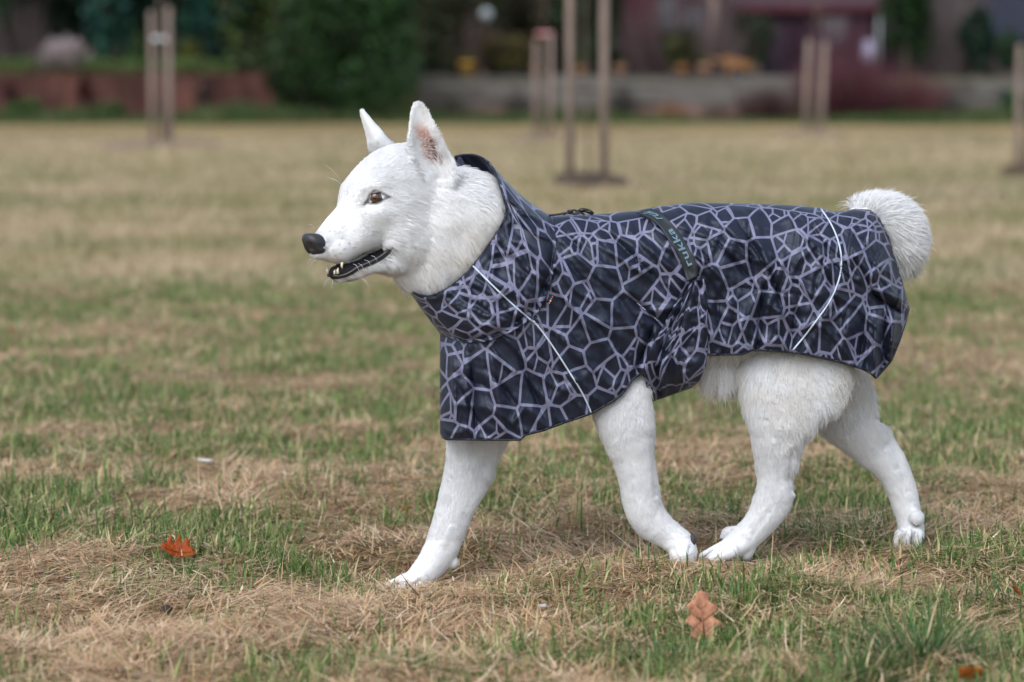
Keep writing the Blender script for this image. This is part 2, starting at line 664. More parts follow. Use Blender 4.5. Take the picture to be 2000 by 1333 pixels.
def grass_fountain(name, px, Y, z0, rx, h, n, col, label, cat, seed):
    rg = np.random.default_rng(seed)
    X = WX(px, Y)
    root = empty(name, (X, Y, z0), label, cat)
    a = rg.random(n) * 6.283
    el = 1.5 - rg.random(n) * 1.0
    st = np.array([rg.random(n) - .5, rg.random(n) - .5]) * rx * .4
    seg, V = 4, []
    L = h * (.7 + .5 * rg.random(n))
    x, y, z = X + st[0], Y + st[1], np.full(n, z0)
    V = np.zeros((n, seg + 1, 2, 3))
    for k in range(seg + 1):
        t = k / seg
        wk = .03 * (1 + 1.5 * (t > .6)) * (1 - .8 * (t == 1))
        V[:, k, 0] = np.stack([x - wk * np.sin(a), y + wk * np.cos(a), z], -1)
        V[:, k, 1] = np.stack([x + wk * np.sin(a), y - wk * np.cos(a), z], -1)
        e = el - 1.1 * t * rg.random(n)
        x = x + np.cos(a) * np.cos(e) * L / seg
        y = y + np.sin(a) * np.cos(e) * L / seg
        z = z + np.sin(e) * L / seg
    base = np.arange(n)[:, None] * (seg + 1) * 2
    q = np.stack([np.concatenate([base + 2 * k, base + 2 * k + 1, base + 2 * k + 3, base + 2 * k + 2], 1) for k in range(seg)], 1).reshape(-1, 4)
    c = np.array([col]) * (.7 + .6 * rg.random((n, 1)))
    fast_mesh('plumes', V.reshape(-1, 3), q, M_LEAF, root, vcol=np.repeat(c, (seg + 1) * 2, 0))
    return root


def brick_mat(name, c1, c2, mortar, sc=1.0):
    m = mat(name, c1, .9, .15)
    b = m.node_tree.nodes['Principled BSDF']
    t = nd(m, 'ShaderNodeTexCoord')
    sep = nd(m, 'ShaderNodeSeparateXYZ')
    lk(m, t.outputs['Object'], sep.inputs[0])
    cmb = nd(m, 'ShaderNodeCombineXYZ')
    lk(m, sep.outputs['X'], cmb.inputs['X'])
    lk(m, sep.outputs['Z'], cmb.inputs['Y'])
    br = nd(m, 'ShaderNodeTexBrick')
    br.inputs['Color1'].default_value = (*c1, 1)
    br.inputs['Color2'].default_value = (*c2, 1)
    br.inputs['Mortar'].default_value = (*mortar, 1)
    br.inputs['Scale'].default_value = 1 / sc
    br.inputs['Brick Width'].default_value = .25
    br.inputs['Row Height'].default_value = .08
    br.inputs['Mortar Size'].default_value = .012
    lk(m, cmb.outputs[0], br.inputs['Vector'])
    f = noise(m, 1.1, 5, pos(m, (1.2, 1, .45)))
    c = mixc(m, 1.0, br.outputs['Color'], ramp(m, f, [(0.34, (.5, .48, .5)), (0.5, (1, .95, .95)), (0.64, (1.6, 1.5, 1.4))]), 'MULTIPLY')
    lk(m, c, b.inputs['Base Color'])
    return m


def make_background():
    ZT = 1.55
    terr = speckled('terrace_turf', (0.07, 0.09, 0.03), (0.16, 0.17, 0.07), 3)
    o = box('garden_terrace', -160, 160, YW + .45, 190, -.4, ZT, terr)
    tag(o, kind='structure')
    # red brick retaining wall on the left
    red = brick_mat('old_red_brick', (0.088, 0.030, 0.024), (0.060, 0.023, 0.020), (0.085, 0.055, 0.045))
    x0, x1 = -24.0, WX(540)
    r = empty('brick_wall', ((x0 + x1) / 2, YW, 0), 'long low weathered red brick wall along the left end of the lawn', 'wall')
    box('wall', x0, x1, YW, YW + .4, -.3, 1.60, red, r)
    xx = x0
    cop = speckled('brick_coping', (0.06, 0.028, 0.022), (0.11, 0.055, 0.042), 4)
    while xx < x1 - .1:
        e = min(xx + .9, x1 + .03)
        box('coping', xx + .008, e, YW - .05, YW + .45, 1.602, 1.69 + .015 * random.random(), cop, r)
        xx += .9
    xx = x0 + 1.5
    while xx < x1:
        box('pier', xx, xx + .42, YW - .12, YW - .002, -.3, 1.59, red, r)
        xx += 3.4
    # low clipped hedge on top of the brick wall
    xs = RNG.random(5000) * (x1 - x0 - 1.5) + x0
    pts = np.stack([xs, YW + .75 + RNG.normal(0, .18, 5000), 1.55 + RNG.random(5000) * (.55 + .12 * vn(xs * .9, xs * 0, 4))], -1)
    hd = empty('low_hedge', ((x0 + x1) / 2, YW + .75, ZT), 'low clipped bright green hedge along the top of the red brick wall', 'hedge')
    leaf_cloud('foliage', pts, .09, np.array([(0.10, 0.15, 0.045)]) * (.6 + .8 * RNG.random((5000, 1))), hd)
    tag(hd.children[0], kind='stuff')

    # board fence in the middle and on the right, on a brick plinth
    wood = [speckled('fence_board_%s' % n_, a, b_, 3, stretch=(.5, 3, 5)) for n_, a, b_ in
            (('grey', (0.055, 0.048, 0.044), (0.115, 0.102, 0.094)), ('pale', (0.09, 0.082, 0.076), (0.18, 0.165, 0.155)), ('dark', (0.12, 0.10, 0.085), (0.20, 0.165, 0.14)))]
    plinth = brick_mat('plinth_brick', (0.13, 0.07, 0.055), (0.10, 0.06, 0.05), (0.12, 0.10, 0.09))

    def fence(xa, xb, zt, label):
        r = empty('board_fence', ((xa + xb) / 2, YW, 0), label, 'fence')
        box('plinth', xa, xb, YW - .02, YW + .3, -.3, .55, plinth, r)
        nb = max(1, round((xb - xa) / 2.05))
        bw = (xb - xa) / nb
        rows = 7
        ph = (zt - .60) / rows
        for k in range(nb + 1):
            xc = xa + k * bw
            box('post', xc - .06, xc + .06, YW + .012, YW + .13, .552, zt + .08, wood[2], r)
        for k in range(nb):
            for j in range(rows):
                z0 = .585 + j * ph
                sk = random.uniform(-.008, .008)
                box('plank', xa + k * bw + .012, xa + (k + 1) * bw - .012, YW - .025 + sk, YW + .004 + sk, z0 + .008, z0 + ph - .012, random.choice(wood[:2] if k % 3 != 2 else wood), r)
        return r

    fence(WX(822), WX(1560), WZ(147), 'long grey weathered board fence behind the staked trees in the middle of the far edge')
    fence(WX(1790), WX(2240), WZ(152), 'short grey board fence at the far right beyond the purple shrub')
    # rough grass along the foot of the walls
    n = 20000
    xs = RNG.uniform(-26, 24, n)
    hh = .18 + .42 * np.clip(fbm(xs * .35, xs * 0, 6, 3) * 1.9 - .55, 0, 1)
    ys = YW - .25 - RNG.random(n) ** 1.8 * (2.5 + 7 * fbm(xs * .3, xs * 0, 61, 2))
    cols = np.where(RNG.random((n, 1)) < .75, np.array([(0.042, 0.088, 0.022)]), np.array([(0.13, 0.13, 0.06)])) * (.6 + .8 * RNG.random((n, 1)))
    blades('verge_grass', xs, ys, hh * (.6 + .8 * RNG.random(n)), np.full(n, .05), RNG.random(n) * 6.283, RNG.normal(1.25, .25, n), RNG.random(n) * .6, np.zeros(n), cols, M_BLADE, 2,
           'strip of longer green grass along the foot of the garden walls', 'grass')

    # evergreens on the left
    dk, bl, ol = (0.020, 0.048, 0.020), (0.014, 0.056, 0.040), (0.055, 0.080, 0.024)
    for k, (px, Y, rx, h, c, lab) in enumerate([
        (-60, 101, 2.6, 7.5, dk, 'dark evergreen tree at the far left edge above the brick wall'),
        (90, 104, 2.5, 8.0, (0.010, 0.022, 0.014), 'blackish evergreen tree behind the pale ornamental grass'),
        (235, 102, 2.4, 7.2, bl, 'blue green conifer just left of the tie between the left stakes'),
        (400, 101.5, 2.7, 7.6, bl, 'broad blue green conifer right of the left pair of stakes'),
        (540, 101, 2.4, 7.0, ol, 'olive green evergreen tree beyond the right end of the brick wall'),
    ]):
        plant('evergreen_tree', px, Y, ZT, rx, h, 5200, .17, c, lab, 'tree', 40 + k, shape='cone' if k % 2 else 'round', lobes=26, group='evergreen trees behind the brick wall')
    plant('evergreen_bush', 690, 95.6, 0, 2.35, 6.2, 12000, .15, (0.026, 0.060, 0.020), 'huge dark green evergreen bush reaching down to the lawn behind the ears of the dog', 'bush', 60, lobes=34)
    plant('evergreen_bush', 600, 96.2, 0, 1.5, 4.4, 5000, .14, (0.026, 0.048, 0.018), 'smaller dark bush leaning against the right end of the brick wall', 'bush', 61, lobes=22)
    plant('young_conifer', 270, 98.6, ZT, .55, 1.5, 1500, .09, (0.055, 0.105, 0.035), 'small light green conical shrub left of the left pair of stakes', 'shrub', 62, shape='cone')
    plant('young_conifer', 372, 98.6, ZT, .55, 1.35, 1500, .09, (0.085, 0.10, 0.022), 'small yellow green shrub right of the left pair of stakes', 'shrub', 63)
    grass_fountain('ornamental_grass', 125, 98.3, ZT - .05, .55, 1.3, 900, (0.46, 0.39, 0.39), 'pale pinkish ornamental grass clump on top of the brick wall', 'grass clump', 64)
    bare_shrub('bare_shrub', 40, 99.5, ZT, 1.5, 3.2, 90, (0.085, 0.06, 0.062), 'leafless purplish shrub in the upper left corner above the brick wall', 'shrub', 65)
    # garden in the middle
    plant('garden_tree', 880, 103, ZT, 2.2, 6.0, 3500, .16, (0.055, 0.062, 0.030), 'olive brown garden tree right of the huge evergreen bush', 'tree', 66, lobes=22)
    plant('garden_tree', 1010, 106, ZT, 2.3, 6.5, 3500, .16, (0.060, 0.055, 0.032), 'brownish garden tree behind the grey board fence', 'tree', 67, lobes=22)
    plant('garden_tree', 1150, 104, ZT, 1.7, 5.6, 3000, .16, (0.022, 0.042, 0.018), 'dark green garden tree between the tall near stakes', 'tree', 68, lobes=20)
    plant('garden_shrub', 1330, 101, ZT, 1.0, 1.7, 1400, .11, (0.060, 0.065, 0.025), 'olive garden shrub in front of the mauve house', 'shrub', 69)
    plant('garden_shrub', 985, 99.3, ZT, 1.3, 1.5, 1600, .11, (0.075, 0.060, 0.022), 'low brown and green shrub behind the fence beside the yellow pot', 'shrub', 70)
    bare_shrub('bare_shrub', 930, 100.5, ZT, 1.2, 2.8, 60, (0.07, 0.045, 0.04), 'dark leafless shrub behind the yellow pot on the terrace', 'shrub', 71)
    hill = speckled('wooded_slope', (0.012, 0.018, 0.010), (0.04, 0.05, 0.028), .5)
    hv, hf = [], []
    for k in range(41):
        xx_ = -300 + k * 15
        hv += [(xx_, 131, ZT - .5), (xx_, 138, ZT + 5 + 1.5 * math.sin(k * .9)), (xx_, 175, ZT + 16 + 3 * math.sin(k * .5))]
    for k in range(40):
        for q in range(2):
            hf.append((k * 3 + q, k * 3 + 3 + q, k * 3 + 4 + q, k * 3 + 1 + q))
    tag(mesh('hillside', hv, hf, hill), kind='structure')
    # far dark hedge closing the view
    n = 34000
    xs = RNG.uniform(-55, 55, n)
    zz = ZT + RNG.random(n) * (7.5 + 2.5 * vn(xs * .3, xs * 0, 8))
    pts = np.stack([xs, 126 + RNG.normal(0, .6, n) + 1.2 * np.sin(xs * 1.1) + .8 * np.sin(zz * 1.7 + xs), zz], -1)
    o = leaf_cloud('far_woods', pts, .55, np.array([(0.025, 0.034, 0.022)]) * (.5 + RNG.random((n, 1))))
    tag(o, 'dense dark wood closing the view behind the gardens', 'wood', kind='stuff')

    # mauve brick house with plum lean-to on the right
    mauve = brick_mat('mauve_brick', (0.058, 0.040, 0.047), (0.045, 0.034, 0.041), (0.07, 0.056, 0.062))
    plum = speckled('plum_boards', (0.018, 0.009, 0.016), (0.034, 0.016, 0.025), 2, stretch=(5, 5, .4))
    redm = speckled('red_paint', (0.058, 0.016, 0.023), (0.09, 0.028, 0.034), 3)
    roofm = speckled('roof_tiles', (0.045, 0.026, 0.034), (0.07, 0.044, 0.052), 6)
    grey = speckled('grey_paint', (0.12, 0.125, 0.14), (0.17, 0.175, 0.19), 5)
    glass = mat('window_glass', (0.05, 0.06, 0.07), .15, .6)
    r = empty('house', (WX(1450, 108), 108, ZT), 'mauve brick house with a red gable board behind the tall staked trees', 'house')
    hx0, hx1 = WX(1225, 108), WX(1890, 108)
    box('wall', hx0, hx1, 108, 114, ZT, ZT + 5.2, mauve, r)
    v = [(hx0 - .4, 107.5, ZT + 5.2), (hx1 + .4, 107.5, ZT + 5.2), (hx1 + .4, 111, ZT + 7.4), (hx0 - .4, 111, ZT + 7.4), (hx1 + .4, 114.5, ZT + 5.2), (hx0 - .4, 114.5, ZT + 5.2)]
    mesh('roof', v, [(0, 1, 2, 3), (3, 2, 4, 5), (0, 3, 5), (1, 4, 2)], roofm, r, smooth=False)
    box('gable_board', WX(1212, 108), WX(1282, 108), 107.85, 107.995, ZT + .9, ZT + 5.1, redm, r)
    for px, pz, wv, hv in ((1352, 45, .75, .9), (1300, 30, .6, 1.1)):
        xc, zc = WX(px, 108), WZ(pz, 108)
        f_ = box('window', xc - wv / 2, xc + wv / 2, 107.93, 107.996, zc - hv / 2, zc + hv / 2, grey, r)
        box('pane', xc - wv / 2 + .07, xc + wv / 2 - .07, 107.915, 107.928, zc - hv / 2 + .07, zc + hv / 2 - .07, glass, f_)
    # plum shed
    Ys = 103.0
    sx0, sx1 = WX(1440, Ys), WX(1718, Ys)
    r = empty('garden_shed', ((sx0 + sx1) / 2, Ys, ZT), 'dark plum boarded shed with a reddish eaves board right of centre', 'shed')
    nbd = 18
    for k in range(nbd):
        a, b_ = sx0 + (sx1 - sx0) * k / nbd, sx0 + (sx1 - sx0) * (k + 1) / nbd
        box('plank', a + .006, b_ - .006, Ys - .02 + .012 * (k % 2), Ys + .03, ZT, WZ(22, Ys), plum, r)
    box('wall', sx0, sx1, Ys + .04, Ys + 3, ZT, WZ(22, Ys) - .02, plum, r)
    mesh('roof', [(sx0 - .25, Ys - .35, WZ(14, Ys)), (sx1 + .25, Ys - .35, WZ(14, Ys)), (sx1 + .25, Ys + 3.2, WZ(14, Ys) + .9), (sx0 - .25, Ys + 3.2, WZ(14, Ys) + .9),
                  (sx0 - .25, Ys - .35, WZ(14, Ys) - .07), (sx1 + .25, Ys - .35, WZ(14, Ys) - .07), (sx1 + .25, Ys + 3.2, WZ(14, Ys) + .83), (sx0 - .25, Ys + 3.2, WZ(14, Ys) + .83)],
         [(0, 1, 2, 3), (7, 6, 5, 4), (0, 4, 5, 1), (1, 5, 6, 2), (2, 6, 7, 3), (3, 7, 4, 0)], roofm, r, smooth=False)
    box('eaves_board', sx0 - .2, sx1 + .2, Ys - .39, Ys - .353, WZ(24, Ys), WZ(10, Ys), redm, r)
    xc, zc = WX(1630, Ys), WZ(62, Ys)
    f_ = box('window', xc - .55, xc + .55, Ys - .075, Ys - .024, zc - .6, zc + .6, plum, r)
    box('pane', xc - .47, xc + .47, Ys - .09, Ys - .077, zc - .52, zc + .52, mat('shed_glass', (0.10, 0.10, 0.105), .3, .5), f_)
    box('door', WX(1470, Ys), WX(1535, Ys), Ys - .06, Ys - .024, ZT + .02, ZT + 1.95, speckled('shed_door', (0.028, 0.018, 0.030), (0.05, 0.03, 0.045), 3), r)
    tube('drainpipe', [(WX(1714, Ys), Ys - .12, ZT), (WX(1714, Ys), Ys - .12, WZ(16, Ys))], .06, mat('pale_pipe', (0.36, 0.42, 0.42), .5), r)
    # blue grey house at the right edge
    Y3 = 104.0
    r = empty('house', (WX(2040, Y3), Y3, ZT), 'slate blue rendered house in the upper right corner', 'house')
    box('wall', WX(1935, Y3), WX(2300, Y3), Y3, Y3 + 6, ZT + 1.35, ZT + 5.4, speckled('slate_render', (0.028, 0.031, 0.050), (0.042, 0.046, 0.068), 3), r)
    box('base', WX(1945, Y3), WX(2290, Y3), Y3 + .05, Y3 + 5.9, ZT, ZT + 1.345, mauve, r)
    box('roof', WX(1925, Y3), WX(2310, Y3), Y3 - .3, Y3 + 6.3, ZT + 5.405, ZT + 5.7, roofm, r)
    # more planting on the right
    bare_shrub('dogwood_shrub', 1660, 96.4, 0, 2.3, 2.7, 700, (0.095, 0.032, 0.042), 'wide leafless purple red shrub in front of the shed', 'shrub', 72, .016)
    bare_shrub('dogwood_shrub', 1790, 96.6, 0, 1.3, 1.9, 300, (0.13, 0.045, 0.05), 'lower reddish twiggy shrub at the right end of the purple one', 'shrub', 73, .014)
    plant('columnar_conifer', 1768, 100, ZT, 1.0, 5.6, 4200, .13, (0.014, 0.036, 0.010), 'narrow dark green column conifer right of the shed', 'tree', 74, lobes=24)
    bare_shrub('bare_shrub', 1850, 101, ZT, 1.7, 4.2, 240, (0.13, 0.105, 0.105), 'tall grey leafless shrub right of the column conifer', 'shrub', 75, .018)
    plant('evergreen_bush', 1905, 99.5, ZT, .75, 2.6, 2000, .12, (0.014, 0.038, 0.022), 'dark green upright bush beside the slate blue house', 'bush', 76)
    plant('evergreen_bush', 1975, 99.2, ZT, .6, 1.6, 1300, .11, (0.02, 0.045, 0.02), 'small dark bush below the slate blue house', 'bush', 77)
    plant('garden_shrub', 1990, 94.5, 0, .55, 1.0, 900, .09, (0.055, 0.10, 0.03), 'light green low shrub on the lawn at the right edge', 'shrub', 78)
    bare_shrub('bare_shrub', 1290, 104, ZT, 2.2, 3.8, 160, (0.085, 0.055, 0.06), 'dark leafless shrub before the left part of the mauve house', 'shrub', 80, .02)
    bare_shrub('bare_shrub', 1400, 100.5, ZT, 1.3, 2.9, 110, (0.10, 0.07, 0.07), 'leafless brown shrub left of the plum shed', 'shrub', 81, .018)
    bare_shrub('bare_shrub', 1640, 100.8, ZT, 1.6, 2.6, 170, (0.085, 0.035, 0.05), 'leafless maroon shrub on the terrace before the shed window', 'shrub', 82, .016)
    bare_shrub('bare_shrub', 1500, 96.3, 0, 1.2, 1.5, 220, (0.060, 0.030, 0.028), 'low dark brown twiggy shrub in front of the fence left of the purple one', 'shrub', 83, .016)
    for k, (px, rx_, h_, c_, lb) in enumerate(((880, .8, 1.1, (0.05, 0.048, 0.03), 'dull dead plants at the left end of the grey fence'), (1010, .6, 1.3, (0.06, 0.05, 0.042), 'dry brown stems before the grey fence left of the pink tied stakes'),
                                          (1215, .7, 1.5, (0.045, 0.042, 0.035), 'dark dry stems before the grey fence right of the tall stakes'), (1860, .9, 1.2, (0.07, 0.06, 0.05), 'dry stems before the short grey fence at the right'))):
        bare_shrub('dead_plant', px, 96.4, 0, rx_, h_, 120, c_, lb, 'plant', 110 + k, .016)
    bare_shrub('bare_shrub', 1310, 96.4, 0, .6, .9, 70, (0.22, 0.10, 0.055), 'small rusty twiggy plant at the foot of the grey fence', 'shrub', 84, .014)
    bare_shrub('bare_shrub', 1700, 107, ZT, 2.0, 4.6, 150, (0.06, 0.04, 0.05), 'tall dark leafless shrub behind the shed corner', 'shrub', 85, .02)
    plant('garden_shrub', 1470, 101.5, ZT, .9, 2.6, 1200, .11, (0.030, 0.045, 0.022), 'dark upright shrub at the left corner of the plum shed', 'shrub', 86)
    plant('garden_shrub', 50, 95.8, 0, .75, .95, 900, .10, (0.060, 0.115, 0.028), 'bright green clump at the foot of the brick wall at the left edge', 'shrub', 87, trunk=False)
    plant('garden_shrub', 215, 96.0, 0, .8, .7, 700, .10, (0.045, 0.085, 0.025), 'low green clump at the foot of the brick wall left of the stakes', 'shrub', 88, trunk=False)
    plant('garden_shrub', 470, 96.0, 0, 1.1, .8, 900, .10, (0.085, 0.085, 0.040), 'low dull green clump at the right end of the brick wall', 'shrub', 89, trunk=False)
    plant('creeper', 165, 96.85, .55, .28, 1.2, 400, .08, (0.055, 0.012, 0.012), 'dark red creeper on the brick wall under the ornamental grass', 'creeper', 90, trunk=False, ry=.16)
    plant('creeper', 395, 96.85, .5, .35, 1.0, 350, .08, (0.13, 0.085, 0.07), 'faded brown creeper on the brick wall right of the stakes', 'creeper', 91, trunk=False, ry=.16)
    plant('creeper', 20, 96.85, .4, .3, 1.1, 350, .08, (0.07, 0.022, 0.022), 'maroon creeper on the brick wall at the far left edge', 'creeper', 92, trunk=False, ry=.16)
    X = WX(1392, 102)
    r = empty('bare_tree', (X, 102, ZT), 'bare pinkish tree trunk standing before the mauve house', 'tree')
    tube('trunk', [(X, 102, ZT - .1), (X + .08, 102, ZT + 2), (X - .05, 102, ZT + 4.5)], [.2, .17, .13], speckled('pink_bark', (0.16, 0.11, 0.10), (0.26, 0.19, 0.17), 4), r)
    tb = Bag()
    for k in range(9):
        a = k * 2.4
        tb.add(tube_vf([(X, 102, ZT + 2.2 + .25 * k), (X + math.cos(a) * .9, 102 + math.sin(a) * .9, ZT + 3.2 + .3 * k), (X + math.cos(a) * 1.5, 102 + math.sin(a) * 1.5, ZT + 4.4 + .3 * k)], [.05, .035, .012], 6))
    mesh('limbs', tb.v, tb.f, M_BARK, r)
    # terracotta pots standing on the terrace edge
    terra = [speckled('terracotta', (0.36, 0.13, 0.055), (0.48, 0.20, 0.09), 8), speckled('ochre_glaze', (0.45, 0.24, 0.045), (0.56, 0.33, 0.08), 8), speckled('pink_terracotta', (0.42, 0.20, 0.15), (0.5, 0.28, 0.2), 8)]
    for px, sc, mi, lab in ((912, 1.25, 1, 'ochre flower pot behind the left part of the grey fence'),
                            (1046, .8, 0, 'small terracotta pot behind the farther pair of stakes'),
                            (1135, .8, 0, 'small terracotta pot between the tall near stakes'),
                            (1212, .9, 2, 'pinkish flower pot right of the tall near stakes'),
                            (1332, .9, 0, 'terracotta pot in front of the mauve house'),
                            (1376, 1.0, 2, 'pale pink terracotta pot beside the wooden wheelbarrow')):
        X, Yp = WX(px, 97.8), 97.8
        r = empty('flower_pot', (X, Yp, ZT), lab, 'flower pot', 'flower pots along the terrace edge')
        prof = [(.13, 0), (.2, .34), (.23, .34), (.23, .42), (.2, .42), (.19, .36)]
        V, Fc = [], []
        for (rr, zz) in prof:
            for k in range(14):
                a = 2 * math.pi * k / 14
                V.append((X + math.cos(a) * rr * sc, Yp + math.sin(a) * rr * sc, ZT + zz * sc))
        for j in range(len(prof) - 1):
            for k in range(14):
                Fc.append((j * 14 + k, j * 14 + (k + 1) % 14, (j + 1) * 14 + (k + 1) % 14, (j + 1) * 14 + k))
        Fc.append(tuple(range(13, -1, -1)))
        mesh('pot', V, Fc, terra[mi], r)
        pts, _ = crown_points(160, (X, Yp, ZT + .55 * sc), (.24 * sc, .24 * sc, .24 * sc), 6, seed=int(px))
        leaf_cloud('foliage', pts, .06, np.array([(0.08, 0.09, 0.03)]) * (.6 + .8 * RNG.random((160, 1))), r)
    # wooden wheelbarrow, orange brown
    X, Yp = WX(1440, 97.9), 97.9
    r = empty('wheelbarrow', (X, Yp, ZT), 'orange brown wooden wheelbarrow standing on the terrace left of the shed', 'wheelbarrow')
    ow = speckled('orange_wood', (0.28, 0.13, 0.06), (0.38, 0.20, 0.09), 5)
    mesh('tray', [(X - .55, Yp - .3, ZT + .75), (X + .5, Yp - .3, ZT + .5), (X + .5, Yp + .3, ZT + .5), (X - .55, Yp + .3, ZT + .75), (X - .35, Yp - .2, ZT + .4), (X + .35, Yp - .2, ZT + .25), (X + .35, Yp + .2, ZT + .25), (X - .35, Yp + .2, ZT + .4)],
         [(0, 1, 5, 4), (1, 2, 6, 5), (2, 3, 7, 6), (3, 0, 4, 7), (4, 5, 6, 7)], ow, r, smooth=False)
    for s in (-.22, .22):
        tube('handle', [(X - .95, Yp + s, ZT + .62), (X + .62, Yp + s * .5, ZT + .2)], .03, ow, r, 6)
        tube('leg', [(X - .3, Yp + s, ZT + .42), (X - .34, Yp + s, ZT)], .03, ow, r, 6)
    V, Fc = tube_vf([(X + .6, Yp - .04, ZT + .2), (X + .6, Yp + .04, ZT + .2)], .2, 18)
    mesh('wheel', V, Fc, M_BARK, r)
    # pale water butt by the shed, dark bin at right
    def lathe(name, X, Y, z0, prof, m, parent, n=18):
        V, Fc = [], []
        for rr, zz in prof:
            for k in range(n):
                a = 2 * math.pi * k / n
                V.append((X + math.cos(a) * rr, Y + math.sin(a) * rr, z0 + zz))
        for j in range(len(prof) - 1):
            for k in range(n):
                Fc.append((j * n + k, j * n + (k + 1) % n, (j + 1) * n + (k + 1) % n, (j + 1) * n + k))
        Fc.append(tuple(range(n - 1, -1, -1)))
        Fc.append(tuple((len(prof) - 1) * n + k for k in range(n)))
        return mesh(name, V, Fc, m, parent)
    X, Yp = WX(1695, 100), 100.0
    r = empty('water_butt', (X, Yp, ZT), 'pale lilac barrel on a stand at the right corner of the shed', 'barrel')
    lathe('barrel', X, Yp, ZT + .5, [(.16, 0), (.22, .2), (.23, .45), (.19, .75), (.15, .8)], mat('lilac_plastic', (0.30, 0.27, 0.38), .5), r)
    for k in range(3):
        a = k * 2.09
        tube('leg', [(X + math.cos(a) * .2, Yp + math.sin(a) * .2, ZT), (X + math.cos(a) * .12, Yp + math.sin(a) * .12, ZT + .505)], .025, M_BARK, r, 6)
    X, Yp = WX(1968, 95.6), 95.6
    r = empty('wheeled_bin', (X, Yp, 0), 'dark green wheeled bin in front of the right hand board fence', 'bin')
    v, f = box_vf(X - .24, X + .24, Yp - .3, Yp + .3, .06, 1.02, .03)
    v = [(X + (a[0] - X) * (.8 + .2 * a[2]), Yp + (a[1] - Yp) * (.8 + .2 * a[2]), a[2]) for a in v]
    dg = mat('bin_plastic', (0.012, 0.028, 0.018), .45)
    mesh('body', v, f, dg, r, smooth=False)
    box('lid', X - .27, X + .27, Yp - .33, Yp + .33, 1.024, 1.1, dg, r, .02)
    for s in (-.22, .22):
        V, Fc = tube_vf([(X + s - .03, Yp + .3, .1), (X + s + .03, Yp + .3, .1)], .1, 14)
        mesh('wheel', V, Fc, mat('bin_wheel', (.02, .02, .02), .6), r)
    # round white lamp in the garden
    X, Yp = WX(950, 101), 101.0
    r = empty('garden_lamp', (X, Yp, ZT), 'pale round globe lamp on a thin post behind the grey fence', 'lamp')
    tube('post', [(X, Yp, ZT), (X, Yp, WZ(34, Yp))], .03, M_BARK, r, 8)
    lathe('globe', X, Yp, WZ(30, Yp) - .2, [(.05, 0), (.17, .08), (.23, .22), (.17, .38), (.05, .45)], mat('globe_glass', (0.34, 0.38, 0.40), .3), r)


make_background()


